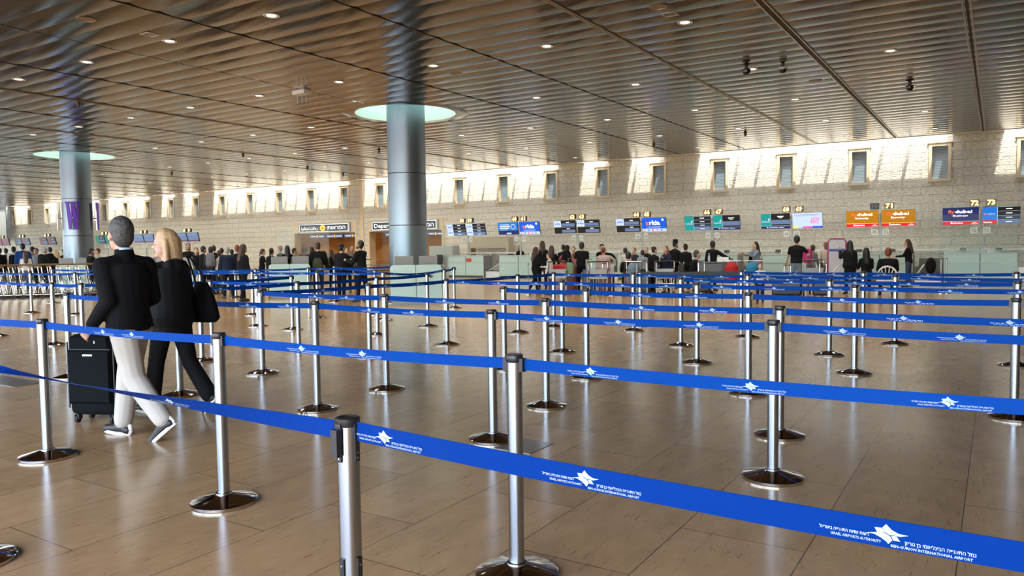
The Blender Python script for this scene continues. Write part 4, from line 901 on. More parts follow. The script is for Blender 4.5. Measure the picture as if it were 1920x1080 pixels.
def person(loc, ang, h, label, top='black', bottom='black', hair='brown', style='short', skin='fair', pose=None, sex='m', sleeve='long', hat=None, group=None, vox=.017, near=False, coat=0., skirt=False, shoes=None, headless=None, turn_world=None):
    P = dict(lean=3, legL=(4, 3, 3), legR=(-3, 3, 3), armL=(4, 9, 12, 0), armR=(4, 9, 12, 0), hy=0, hp=0, sit=False, bx=0)
    P.update(pose or {})
    rz = math.atan2(-loc[0], loc[1]) + R(ang)
    t = thing('person', label, 'person', (loc[0], loc[1], 0), rz, group)
    k = h/1.75; f = sex == 'f'
    def A(fwd, out, side): return Vector((side*math.sin(R(out)), math.sin(R(fwd))*math.cos(R(out)), -math.cos(R(fwd))*math.cos(R(out))))
    hip0 = Vector((0, 0, .93)); J = {}
    for s, nm in ((-1, 'L'), (1, 'R')):
        th, ou, kn = P['leg'+nm][:3]
        hp = hip0+Vector((s*.085, 0, 0)); kp = hp+A(th, ou, s)*.43; an = kp+A(th-kn, ou*.3, s)*.41
        J['hip'+nm], J['knee'+nm], J['ank'+nm] = hp, kp, an
    low = min(J['ankL'].z-P.get('liftL', 0), J['ankR'].z-P.get('liftR', 0)); dz = .085-low
    for q in J: J[q] = J[q]+Vector((0, 0, dz))
    hip0 = hip0+Vector((0, 0, dz))
    ln = R(P['lean'])
    def SP(z, y=0, x=0):   # spine frame: z above the hip
        b = ln*min(1, z/.35) if z > 0 else 0
        zz = z; return hip0+Vector((x+P['bx']*z, math.sin(ln)*zz*(.6+.4*min(1, zz/.5))+y*math.cos(b), math.cos(ln)*zz-y*math.sin(b)))
    tw = R(P.get('twist', 0)); tx = Vector((math.cos(tw), math.sin(tw), 0))
    shw = .175 if not f else .155
    for s, nm in ((-1, 'L'), (1, 'R')):
        fwd, ou, el, inn = P['arm'+nm][:4]
        sh = SP(.47)+tx*s*shw; up_ = A(fwd, ou, s); e = sh+up_*.285
        fd = Vector((s*(math.sin(R(ou))-math.sin(R(inn))), math.sin(R(fwd+el)), -math.cos(R(fwd+el)))).normalized(); wr = e+fd*.25
        J['sh'+nm], J['el'+nm], J['wr'+nm], J['fd'+nm] = sh, e, wr, fd
    nk = SP(.55); hd = SP(.615)+Vector((0, .025, .075)); HS = 1.1
    HM = Euler((-R(P['hp']), 0, R(P['hy']))).to_matrix()
    def Hh(x, y, z): return hd+HM @ (Vector((x, y, z))*HS)
    S_ = lambda v: Vector(v)*k
    body = []
    def c(a, ra, b, rb, *x): body.append(('c', S_(a), ra*k, S_(b), rb*k, *x))
    slim = .92 if f else 1.
    rings_ = [(-.06, .14, .10, 0), (.02, .162 if not f else .168, .112, -.01), (.14, .145*slim, .10, 0), (.30, .160*slim, .112, .005), (.41, .165*slim, .105, .0), (.475, .125*slim, .085, -.008), (.52, .07, .06, -.005), (.55, .055, .05, 0)]
    def torso(g=0., low=None, up_=1e9, skip=0):
        o = []
        for z, rx, ry, yy in rings_:
            if z > up_: continue
            ax = (tx if z > .25 else Vector((1, 0, 0)))
            o.append((S_(SP(z, yy)), tuple(ax*(rx+g)*k), tuple(Vector((-ax.y, ax.x, -math.sin(ln)*.9)).normalized()*(ry+g)*k)))
        return o
    body.append(('l', torso(-.012)))
    c(SP(.50), .055, hd+Vector((0, -.015, -.05)), .052)
    body.append(('e', S_(Hh(0, -.005, .03)), (.083*k, .104*k, .118*k), HM)); body.append(('e', S_(Hh(0, .025, -.04)), (.062*k, .068*k, .079*k), HM))
    c(Hh(0, .088, .012), .009, Hh(0, .099, -.016), .0125); c(Hh(0, .07, -.085), .022, Hh(0, .072, -.088), .022)
    for s in (-1, 1): body.append(('e', S_(Hh(s*.078, -.004, -.005)), (.012*k, .022*k, .034*k), HM))
    for nm, s in (('L', -1), ('R', 1)):
        c(J['sh'+nm], .046, J['el'+nm], .036); c(J['el'+nm], .036, J['wr'+nm], .025)
        d = J['fd'+nm]; sd = Vector((0, 1, 0)) if abs(d.y) < .7 else Vector((0, 0, 1)); ax = (sd-d*sd.dot(d)).normalized(); nn = d.cross(ax)*s
        w0 = J['wr'+nm]; c(w0, .024, w0+d*.06, .030, ax, 1.0); pm = w0+d*.085
        fr = .0088 if vox < .012 else .0105
        for i, (o_, l_) in enumerate(((-.027, .062), (-.009, .070), (.009, .074), (.027, .066))):
            a_ = w0+d*.06+ax*o_*.8; b_ = a_+d*.045+ax*o_*.35; e_ = b_+(d*.6-nn*.8).normalized()*(l_-.03)
            c(a_, .013, b_, fr); c(b_, fr, e_, fr*.9)
        c(w0+d*.02+ax*.02, .013, w0+d*.055+ax*.05-nn*.01, fr*1.1); c(w0+d*.055+ax*.05-nn*.01, fr*1.1, w0+d*.085+ax*.052-nn*.02, fr)
        c(J['hip'+nm], .085, J['knee'+nm], .055); c(J['knee'+nm], .053, J['ank'+nm], .036)
        fo = P.get('foot'+nm, 0); fdv = Vector((s*.12, math.cos(R(fo)), -math.sin(R(fo)))).normalized(); J['ft'+nm] = fdv
        fu_ = Vector((0, -fdv.z, fdv.y)).normalized(); c(J['ank'+nm], .034, J['ank'+nm]+fdv*.12-fu_*.05, .022)
    fuse('body', body, SKIN[skin], t, vox*k if not near else vox, 3)
    # clothes
    g = .012
    tp = [('l', torso(g+.006+coat*.3, up_=.50) if not skirt else torso(g))]
    if coat > 0:
        cc = hip0+Vector((0, 0, -.02)); tp.append(('l', [(S_(SP(-coat)+Vector((0, 0, 0))), ((.185+P.get('hem', 0))*k, 0, 0), (0, (.135+P.get('hem', 0))*k, 0)), (S_(SP(-.02)), ((.18+P.get('hem', 0))*k, 0, 0), (0, (.128+P.get('hem', 0))*k, 0)), (S_(SP(.2)), (.165*k, 0, 0), (0, .12*k, 0))]))
    if top != 'skin':
        for nm in 'LR':
            bk = P.get('bulk', 0); tp.append(('c', S_(J['sh'+nm]+Vector((0, 0, -.012))), (.060+bk)*k, S_(J['el'+nm] if sleeve == 'long' else J['sh'+nm].lerp(J['el'+nm], .62)), (.052+bk if sleeve == 'long' else .056)*k))
            if sleeve == 'long': tp.append(('c', S_(J['el'+nm]), (.052+bk)*k, S_(J['el'+nm].lerp(J['wr'+nm], .92)), (.038+bk*.7)*k))
        bk = P.get('bulk', 0)
        for s in (-1, 1): tp.append(('c', S_(SP(.50, -.01)+tx*s*.03), .056*k, S_(SP(.455)+tx*s*(shw-.015)), (.060+bk)*k))
        cz = .59 if P.get('collar') else .535
        tp.append(('l', [(S_(SP(.47)), (.095*k, 0, 0), (0, .08*k, 0)), (S_(SP(.51, -.004)), (.078*k, 0, 0), (0, .072*k, 0)), (S_(SP(cz, -.004)), (.069*k, 0, 0), (0, .068*k, 0))]))
        if P.get('hood'): tp.append(('c', S_(SP(.50, -.10)-tx*.07), .055*k, S_(SP(.50, -.10)+tx*.07), .055*k)); tp.append(('c', S_(SP(.40, -.12)), .05*k, S_(SP(.49, -.10)), .08*k))
        fuse('coat' if coat else 'top', tp, CL[top], t, max(.016, vox*1.1)*k if not near else vox*1.1, 4)
    bt = [('l', [(S_(hip0+Vector((0, 0, -.09))), (.15*k, 0, 0), (0, .105*k, 0)), (S_(hip0+Vector((0, -.01, 0))), (.175*k, 0, 0), (0, .128*k, 0)), (S_(SP(.10)), (.152*k, 0, 0), (0, .112*k, 0))])]
    if P.get('skirt'):
        kz = (J['kneeL']+J['kneeR'])/2; bt.append(('l', [(S_(kz+Vector((0, 0, -.15))), (.24*k, 0, 0), (0, .2*k, 0)), (S_(hip0), (.17*k, 0, 0), (0, .12*k, 0))]))
    lo_ = P.get('loose', 0); fl = .080 if P.get('flare') else .050+lo_
    for nm in 'LR':
        bt += [('c', S_(J['hip'+nm]), (.100+lo_*.5)*k, S_(J['knee'+nm]), (.066+lo_)*k), ('c', S_(J['knee'+nm]), (.066+lo_)*k, S_(J['ank'+nm]+Vector((0, 0, .03))), fl*k)]
    fuse('skirt' if P.get('skirt') else 'trousers', bt, CL[bottom], t, max(.018, vox*1.15)*k if not near else vox*1.15, 4)
    for nm in 'LR':
        a = J['ank'+nm]; d = J['ft'+nm]; u_ = Vector((0, d.z*-1, d.y)).normalized() if True else 0
        heel = a-d*.045-u_*.045; toe = a+d*.165-u_*.055
        so = fuse('shoe', [('c', S_(heel), .038*k, S_(a+d*.04-u_*.03), .043*k), ('c', S_(a+d*.03-u_*.035), .043*k, S_(toe), .034*k), ('c', S_(a+u_*.01), .041*k, S_(a-u_*.03), .042*k)], M_SHOE if not shoes else shoes, t, .012 if not near else .007, 2)
        if near:
            sl = MB(); n = 20; rs = []
            for zz, gr in ((-.088, 0), (-.062, .002)):
                ring_ = []
                for j in range(n):
                    an = 2*PI*j/n; yy = math.sin(an)*.135+.055; wd = (.043 if math.sin(an) > -.2 else .037)*math.cos(an)*(1.0 if abs(math.sin(an)) < .85 else 1.1)
                    ring_.append(S_(a+Vector((1, 0, 0))*wd*(1+gr)+d*yy+u_*zz))
                rs.append(ring_)
            sl.rings(rs).build('sole', M_SOLE, so, smooth=True)
            if P.get('sneaker'): fuse('heel_tab', [('c', S_(a-d*.068-u_*.012), .019*k, S_(a-d*.070-u_*.055), .022*k)], M_SOLE, so, .005, 2)
    # hair
    hr = []
    if style != 'bald':
        hr.append(('e', S_(Hh(0, -.020, .045)), (.091*k, .104*k, .114*k), HM)); hr.append(('e', S_(Hh(0, -.045, .0)), (.081*k, .068*k, .093*k), HM))
    if style == 'long':
        hr.append(('c', S_(Hh(0, -.06, .02)), .078*k, S_(SP(.36, -.115)), .075*k, (1, 0, 0), 1.1))
        for s in (-1, 1): hr.append(('c', S_(Hh(s*.062, -.02, .02)), .035*k, S_(SP(.45, -.04)+tx*s*.075), .04*k))
    if style == 'bob':
        hr.append(('c', S_(Hh(0, -.055, .03)), .080*k, S_(Hh(0, -.075, -.13)), .064*k, (1, 0, 0), 1.15))
        for s in (-1, 1): hr.append(('c', S_(Hh(s*.066, -.012, .04)), .032*k, S_(Hh(s*.080, -.02, -.14)), .028*k))
        hr.append(('e', S_(Hh(0, .0, .09)), (.084*k, .078*k, .072*k), HM))
    if style == 'bun': hr.append(('e', S_(Hh(0, -.10, .09)), (.045*k, .04*k, .04*k), HM))
    if style == 'pony': hr.append(('c', S_(Hh(0, -.10, .03)), .035*k, S_(Hh(0, -.14, -.14)), .022*k))
    if style == 'beard': hr.append(('c', S_(Hh(-.045, .03, -.07)), .034*k, S_(Hh(.045, .03, -.07)), .034*k)); hr.append(('e', S_(Hh(0, .045, -.085)), (.05*k, .045*k, .03*k), HM))
    if hr: fuse('hair', hr, HAIR[hair], t, .013 if not near else .0075, 2)
    ey = MB()
    if ang % 360 > 55 and ang % 360 < 305 or near:
        for s in (-1, 1):
            ey.use(M_EYE); e0 = S_(Hh(s*.032, .083, .012)); r = .012*k
            ey.rings([[e0+HM @ Vector((r*math.cos(a_)*math.cos(b_), r*.6*math.sin(a_), r*.7*math.cos(a_)*math.sin(b_))) for b_ in [2*PI*j/8 for j in range(8)]] for a_ in (-1.2, -.5, .5, 1.2)])
            ey.use(M_PUP); ey.rings([[e0+HM @ Vector((r*.45*math.cos(b_), yy, r*.45*math.sin(b_))) for b_ in [2*PI*j/8 for j in range(8)]] for yy in (r*.35, r*.68)])
        ey.build('eyes', parent=t); lp = MB().use(M_LIP); lp.rings([[S_(Hh(.022*math.cos(q), .083+.004*math.sin(q*1), -.052+zz)) for q in [2*PI*j/10 for j in range(10)]] for zz in (-.005, .005)]); lp.build('mouth', parent=t)
    if hat == 'brim':
        hh_ = MB(); M4 = Matrix.Translation(S_(Hh(0, -.01, .085))) @ HM.to_4x4() @ Matrix.Scale(k, 4); q = MB().lathe([(.155, -.004), (.158, .004), (.095, .012), (.092, .09), (.075, .11), (0, .105)], n=28, cap=False); hh_.add(q, M4); hh_.v and hh_.build('hat', CL['black'], t, smooth=True)
    if hat == 'cap':
        fuse('cap', [('e', S_(Hh(0, -.01, .075)), (.088*k, .1*k, .075*k), HM), ('c', S_(Hh(-.03, .09, .075)), .014*k, S_(Hh(-.02, .15, .065)), .012*k), ('c', S_(Hh(.03, .09, .075)), .014*k, S_(Hh(.02, .15, .065)), .012*k)], CL['black'] if top != 'black' else CL['dgrey'], t, .010, 2)
    if hat == 'kippa': fuse('skullcap', [('e', S_(Hh(0, -.045, .125)), (.068*k, .066*k, .032*k), HM)], CL['black'], t, .01, 1)
    t['_k'] = 0; del t['_k']
    return t, J, k
def blob(name, label, cat, prims, m, loc, rz=0, vox=.02, group=None, parts=()):
    t = thing(name, label, cat, loc, rz, group); fuse('body', prims, m, t, vox, 4)
    for nm, pr, mm in parts: fuse(nm, pr, mm, t, vox*.7, 2)
    return t
def backpack(loc, rz, m, label, z=1.0, s=1.):
    return blob('backpack', label, 'backpack', [('l', [((0, 0, z-.02), (.15*s, 0, 0), (0, .09*s, 0)), ((0, 0, z+.08*s), (.165*s, 0, 0), (0, .10*s, 0)), ((0, 0, z+.36*s), (.145*s, 0, 0), (0, .085*s, 0)), ((0, 0, z+.44*s), (.09*s, 0, 0), (0, .05*s, 0))])], m, loc, rz, .022,
        parts=[('pocket', [('l', [((0, -.085*s, z+.0), (.10*s, 0, 0), (0, .04*s, 0)), ((0, -.09*s, z+.18*s), (.10*s, 0, 0), (0, .045*s, 0))])], m), ('strap', [('c', (-.08*s, .08*s, z+.40*s), .018, (-.1*s, .13*s, z+.2*s), .018), ('c', (-.1*s, .13*s, z+.2*s), .018, (-.08*s, .08*s, z+.02), .015)], CL['black'])])
def off(loc, ang, d, side=0):
    rz = math.atan2(-loc[0], loc[1])+R(ang); return (loc[0]-math.sin(rz)*d+math.cos(rz)*side, loc[1]+math.cos(rz)*d+math.sin(rz)*side, 0), rz
# --- the walking couple
MAN = (-5.76, 3.48); WOM = (-6.33, 4.22)
CL['jacket'] = mat('cloth_near_black', (.0042, .0042, .005), .85, spec=.15, bump=(9, .4, .2)); CL['coat'] = mat('cloth_coat', (.0085, .0088, .010), .8, spec=.2, bump=(9, .5, .25)); CL['chino'] = mat('cloth_chino', (.50, .47, .42), .85, spec=.2, bump=(7, .35, .06))
mt, mJ, mk = person(MAN, 52, 1.745, 'grey haired man in black jacket and pale trousers walking away with a suitcase', top='jacket', bottom='chino', hair='grey', style='short', vox=.0085, near=True,
    pose=dict(lean=3, twist=-24, legR=(13, 0, 4), legL=(-9, -3, 25), footR=-4, footL=42, armL=(-13, 5, 52, 3), armR=(2, 15, 62, 30), hy=-24, hp=-2, sneaker=1, hem=.024, bulk=.014, loose=.022, collar=1), coat=.03)
wt, wJ, wk = person(WOM, 40, 1.67, 'blonde woman in a long black coat and black flared trousers, face in profile', top='coat', bottom='black', hair='blond', style='bob', sex='f', vox=.0085, near=True,
    pose=dict(lean=2, legL=(14, 2, 3), legR=(-14, 2, 22), footL=-4, footR=44, armL=(8, 8, 30, 10), armR=(0, 10, 20, 2), hy=42, hp=0, flare=1, hood=1, bulk=.020, loose=.008, hem=.02), coat=.17)
def PP(x, y, h, ang, lab, **kw):
    pose = dict(kw.pop('pose', {})); j = rnd.uniform(-3, 3)
    pose.setdefault('legL', (4+j, 3, 3)); pose.setdefault('legR', (-3-j, 3, 3))
    return person((x, y), ang, h, lab, pose=pose, group='people at the check-in and departures queues', **kw)
PP(-4.89, 23.10, 1.68, -5, 'man in black t-shirt and grey jeans, back turned, hand on hip', top="black",bottom="greyblue",sleeve="short",skin="tan",hair="black",pose=dict(armL=(0,14,10,0),armR=(10,38,70,60)))
PP(-4.92, 25.27, 1.41, -25, 'woman in grey carrying a magenta backpack on her back', top="grey",bottom="grey",hair="brown",style="pony",sex="f",pose=dict(lean=14))
PP(-4.85, 27.35, 1.49, 170, 'heavy bald man in cream sweater facing the hall', top="cream",bottom="dgrey",style="bald",skin="brown",pose=dict(armL=(20,14,60,20),armR=(20,14,60,20),bulk=.03))
PP(-3.53, 23.56, 1.51, 20, 'woman with very long black hair, all in black, hand raised to face', top="black",bottom="black",hair="black",style="long",sex="f",skin="tan",pose=dict(armL=(50,14,100,20),bulk=.015),coat=.2)
PP(-2.42, 27.83, 1.54, 85, 'woman with brown hair in black top and jeans holding a tablet, side on', top="black",bottom="jeans",hair="brown",style="long",sex="f",pose=dict(armL=(30,6,55,0),armR=(30,6,55,0)))
PP(-6.58, 25.21, 1.52, 120, 'woman in grey blue jacket with both arms raised in front', top="greyblue",bottom="jeans",hair="black",style="long",sex="f",pose=dict(armL=(50,14,60,30),armR=(60,14,50,40)))
PP(-7.53, 23.62, 1.56, -30, 'man in black uniform jacket reaching out with a blue gloved hand', top="black",bottom="black",hair="black",skin="brown",style="short",pose=dict(armR=(42,40,20,0),armL=(0,12,10,0),bulk=.012))
PP(-9.14, 24.64, 1.59, -60, 'man in broad brimmed black hat and long black coat', top="black",bottom="black",hair="black",style="beard",hat="brim",coat=.3,pose=dict(armR=(30,8,50,10)))
PP(-8.67, 24.40, 1.47, -20, 'man in black suit and black skullcap, back turned', top="black",bottom="black",hair="black",style="short",hat="kippa",coat=.15)
PP(-8.45, 22.12, 1.42, 150, 'woman with long red brown hair in dark navy coat', top="navy",bottom="black",hair="red",style="long",sex="f",coat=.2,pose=dict(armL=(40,8,90,40)))
PP(-8.79, 21.91, 1.41, -60, 'woman in black coat with tied back hair looking right', top="black",bottom="black",hair="black",style="bun",sex="f",coat=.25,pose=dict(armR=(20,8,70,10)))
PP(-9.69, 23.24, 1.30, 0, 'person in pale grey t-shirt in the queue behind the stroller', top="greytee",bottom="dgrey",hair="black",sleeve="short")
PP(-10.63, 24.25, 1.41, 30, 'person in beige jacket leaning over beside the queue', top="beige",bottom="dgrey",hair="black",pose=dict(lean=24))
PP(-11.05, 25.78, 1.36, 150, 'short haired queue member in dark clothes behind the grey t-shirt', top="dgrey",bottom="black",hair="brown")
PP(-11.12, 27.05, 1.37, 170, 'dark haired queue member at the back before the desks', top="black",bottom="black",hair="black")
PP(-10.18, 21.95, 1.05, 60, 'child in white shirt sitting beside the beige coated woman', top="white",bottom="black",hair="brown",sleeve="short",pose=dict(armL=(40,8,60,20),armR=(40,8,60,20)))
PP(-10.41, 21.80, 1.41, -30, 'woman in long rose beige coat with a ponytail', top="rose",bottom="dgrey",hair="red",style="pony",sex="f",coat=.42,pose=dict(armR=(30,8,60,10),bulk=.015))
PP(-11.62, 24.20, 1.51, -150, 'man in dark jacket with outstretched arm pointing right', top="black",bottom="dgrey",hair="brown",hat="cap",pose=dict(armL=(12,80,0,0)))
PP(-10.97, 21.45, 1.57, -5, 'man in black t-shirt seen from behind in the family group', top="black",bottom="black",hair="black",sleeve="short",skin="tan",pose=dict(bulk=.02))
PP(-12.43, 23.69, 1.43, 170, 'young person in dark patterned top beside the man in black', top="brown",bottom="black",hair="brown",sex="f")
PP(-11.75, 21.94, 1.49, -20, 'woman in pink shirt wearing a dark backpack', top="pink",bottom="dgrey",hair="black",style="bun",sex="f",pose=dict(armL=(30,45,30,0),armR=(10,16,30,0)))
PP(-13.22, 24.41, 1.51, 0, 'person in dark riding cap behind the woman in pink', top="black",bottom="black",hair="black",hat="cap")
PP(-12.17, 21.67, 1.48, 0, 'woman with long straight dark hair and black top', top="black",bottom="black",hair="brown",style="long",sex="f",pose=dict(armR=(40,14,20,0)))
PP(-11.42, 20.24, 1.27, 70, 'child in white and grey top beside the long haired woman', top="white",bottom="grey",hair="brown",pose=dict(armR=(30,10,60,0)))
PP(-13.10, 22.69, 1.64, 0, 'tall woman in black with very long black hair', top="black",bottom="black",hair="brown",style="long",sex="f",coat=.2)
PP(-12.20, 20.67, 1.45, -60, 'woman in black seen side on, leftmost of the family group', top="black",bottom="black",hair="brown",style="long",sex="f",skin="tan",pose=dict(legL=(12,3,3),legR=(-14,3,20),armR=(10,8,60,0)))
PP(-18.11, 14.35, 1.63, -55, 'woman in black suit with long dark hair, standing alone before the queue', top="black",bottom="black",hair="brown",style="long",sex="f",coat=.12,pose=dict(legL=(8,3,0),legR=(-6,3,10)))
PP(-19.66, 15.04, 1.58, 15, 'bald headed man in navy jacket, back turned', top="navy",bottom="black",style="short",hair="silver",pose=dict(bulk=.03),coat=.05)
PP(-20.75, 16.25, 1.62, 0, 'red haired man behind the woman in black suit', top="black",bottom="black",hair="red")
PP(-22.25, 16.35, 1.58, -20, 'man in dark jacket with a dark rucksack, left queue', top="dgrey",bottom="black",hair="black",pose=dict(bulk=.02))
PP(-24.82, 18.39, 1.64, 0, 'dark haired man behind the rucksack wearer, left queue', top="black",bottom="black",hair="black")
PP(-23.31, 16.81, 1.61, -60, 'man in black jacket looking right beside the blonde woman', top="black",bottom="black",hair="black",skin="tan")
PP(-24.40, 17.34, 1.56, 180, 'woman with black hair facing the hall beside the blonde woman', top="black",bottom="black",hair="black",style="long",sex="f")
PP(-25.62, 17.88, 1.73, 175, 'bearded man in dark suit and pale shirt just right of the blonde head', top="black",bottom="black",hair="black",style="beard",skin="tan")
PP(-22.01, 16.50, 1.46, -30, 'person in beige clothing between two dark jackets', top="beige",bottom="dgrey",hair="brown")
PP(-25.59, 19.32, 1.55, 0, 'dark haired man half hidden behind the navy jacket', top="black",bottom="black",hair="black")
PP(-24.25, 18.75, 1.49, 0, 'person in black between the bald man and the red haired man', top="black",bottom="black",hair="black")
PP(-22.40, 18.60, 1.49, -70, 'woman in black vest with bare arms near the pillar base', top="black",bottom="black",hair="brown",style="pony",sex="f",sleeve="short",pose=dict(armR=(10,8,60,0)))
PP(-20.54, 17.43, 1.51, -30, 'woman in black with dark tied hair left of the free kiosk', top="black",bottom="black",hair="black",style="pony",sex="f")
PP(-22.69, 19.73, 1.60, 60, 'man with short reddish hair above the left laptop', top="black",bottom="black",hair="red",skin="fair")
PP(-20.82, 18.39, 1.59, 10, 'woman with a long sweep of black hair behind the kiosk', top="black",bottom="black",hair="black",style="long",sex="f")
PP(-20.65, 18.50, 1.50, -80, 'man in grey jacket seen side on behind the kiosk', top="grey",bottom="black",hair="black")
PP(-21.10, 19.43, 1.55, -10, 'man in dark grey coat seen through the clear screen', top="dgrey",bottom="black",hair="black",pose=dict(bulk=.02))
PP(-20.10, 18.84, 1.53, 0, 'dark figure left of the big man in the portal', top="black",bottom="black",hair="black")
PP(-17.93, 17.05, 1.67, -5, 'broad man in black coat and dark green camouflage rucksack, back turned', top="black",bottom="dgrey",hair="brown",pose=dict(bulk=.04,armR=(8,14,10,0)))
PP(-20.27, 19.95, 1.44, 60, 'woman with light brown hair left of the talking officers', top="black",bottom="black",hair="brown",style="long",sex="f")
PP(-15.99, 16.09, 1.61, -35, 'woman officer in black with a messy bun talking to a bearded man', top="black",bottom="black",hair="black",style="bun",sex="f",pose=dict(armR=(30,10,60,10),bulk=.02),coat=.08)
PP(-14.80, 15.68, 1.69, 55, 'bearded officer in black jacket reading a paper', top="black",bottom="black",hair="black",style="beard",skin="tan",pose=dict(armL=(25,10,75,20),armR=(25,10,75,20),bulk=.02,hp=-18))
PP(-18.40, 18.79, 1.49, 180, 'woman in black facing the hall between the two officers', top="black",bottom="black",hair="brown",sex="f")
PP(-20.44, 21.16, 1.53, 175, 'grey haired person in grey top inside the portal', top="grey",bottom="dgrey",hair="silver",skin="tan")
PP(-34.34, 15.34, 1.67, 30, 'man in dark jacket at the left picture edge', top="black",bottom="black",hair="brown")
PP(-35.42, 16.34, 1.72, -20, 'man in white t-shirt with a black rucksack', top="white",bottom="dgrey",hair="black",sleeve="short",pose=dict(bulk=.02))
PP(-33.55, 15.84, 1.83, 0, 'tall person in a blue hooded jacket', top="blue",bottom="jeans",hair="black",pose=dict(bulk=.03,hood=1))
PP(-30.78, 14.62, 1.52, 0, 'girl in white hooded top with long dark hair', top="white",bottom="grey",hair="brown",style="long",sex="f")
PP(-36.43, 17.56, 1.72, -60, 'dark haired man facing right in the far left queue', top="grey",bottom="black",hair="black",skin="tan")
PP(-31.45, 15.62, 1.66, -40, 'large grey haired man in black coat, back turned', top="black",bottom="black",hair="silver",style="short",pose=dict(bulk=.05),coat=.1)
PP(-35.72, 18.00, 1.69, 0, 'dark haired man behind the grey haired man', top="black",bottom="black",hair="black")
PP(-32.37, 16.58, 1.53, 60, 'woman with long fair brown hair in dark coat', top="black",bottom="black",hair="blond",style="long",sex="f",coat=.1)
PP(-35.18, 18.35, 1.61, 40, 'dark haired person against the left column edge', top="brown",bottom="black",hair="black")
PP(-37.40, 16.95, 1.66, 0, 'dark haired person between the edge man and white t-shirt', top="dgrey",bottom="black",hair="black")
PP(-34.58, 16.88, 1.64, 150, 'person in mauve grey top at the middle of the left queue', top="greytee",bottom="black",hair="brown",sex="f")
PP(-27.64, 15.29, 1.59, -60, 'man in dark cap and jacket sitting at a laptop behind the left kiosk', top="black",bottom="black",hair="black",hat="cap",style="beard",skin="tan",pose=dict(armR=(30,10,60,20)))
PP(-32.35, 18.29, 1.60, 100, 'pale topped person seen beyond the left kiosk', top="cream",bottom="dgrey",hair="brown")
PP(-19.49, 31.60, 1.52, 180, 'staff woman with black hair behind desk 61', top="black",bottom="black",hair="black",style="long",sex="f")
PP(-8.39, 31.60, 1.22, 180, 'staff member with a high bun behind desk 67', top="black",bottom="black",hair="black",style="bun",sex="f")
# seated people and toddler
def SEAT(x, y, ang, lab, k=1., **kw):
    p = dict(legL=(88, 8, 86), legR=(88, 8, 86), lean=8, armL=(30, 8, 50, 10), armR=(30, 8, 50, 10)); p.update(kw.pop('pose', {}))
    return person((x, y), ang, 1.7*k, lab, pose=p, group='people at the check-in and departures queues', **kw)
SEAT(-3.29, 25.0, 10, 'seated woman with long black hair before the orange signs', top='black', bottom='black', hair='black', style='long', sex='f')
SEAT(-2.50, 23.05, 5, 'seated man in dark suit on the white plastic chair, back turned', top='black', bottom='black', hair='red', skin='tan', pose=dict(bulk=.03, lean=2))
SEAT(-7.80, 22.5, -75, 'elderly person in black seated in a wheelchair beside the white trolley', top='black', bottom='black', hair='grey', skin='fair', pose=dict(bulk=.03, lean=14))
SEAT(-9.38, 21.4, 0, 'person bending over a black rucksack in the queue', top='black', bottom='black', hair='black', pose=dict(lean=20))
person((-4.87, 19.02), 175, .98, 'red haired toddler in white and dark clothes standing behind the belts', top='white', bottom='navy', hair='red', sleeve='short', vox=.014, group='people at the check-in and departures queues', pose=dict(armL=(20, 20, 40, 0), armR=(20, 20, 40, 0)))
# white plastic chair
def plastic_chair(loc, rz, lab):
    t = thing('plastic_chair', lab, 'chair', (*loc, 0), rz); m = mat('white_plastic', (.72, .72, .70), .35)
    for sx in (-1, 1):
        MB().tube([(sx*.24, .22, 0), (sx*.21, .19, .43)], .02, 8).build('leg', m, t, smooth=True); MB().tube([(sx*.25, -.26, 0), (sx*.21, -.2, .43), (sx*.22, -.26, .62)], .02, 8).build('leg', m, t, smooth=True)
    MB().rings([[(-.22, -.22, z), (.22, -.22, z), (.23, .22, z), (-.23, .22, z)] for z in (.42, .445)]).build('seat', m, t)
    b = MB(); arc = [(.23*math.cos(a), -.25-.02*math.sin(a), .58+.24*math.sin(a)) for a in [PI*i/12 for i in range(13)]]; b.tube([(.21, -.2, .43)]+arc+[(-.21, -.2, .43)], .022, 8)
    for xx in (-.10, -.035, .035, .10): b.tube([(xx*.7, -.21, .44), (xx, -.255, .62), (xx*1.5, -.265, .58+.24*math.sqrt(max(0, 1-(xx*1.5/.23)**2)))], .012, 6)
    b.build('backrest', m, t, smooth=True); return t
plastic_chair((-2.52, 22.85), math.atan2(2.52, 22.8)+R(5), 'white plastic garden chair with slatted round back among the queue')
t2 = plastic_chair((-3.95, 23.9), R(40), 'white plastic chair mostly hidden beside the woman with long black hair')
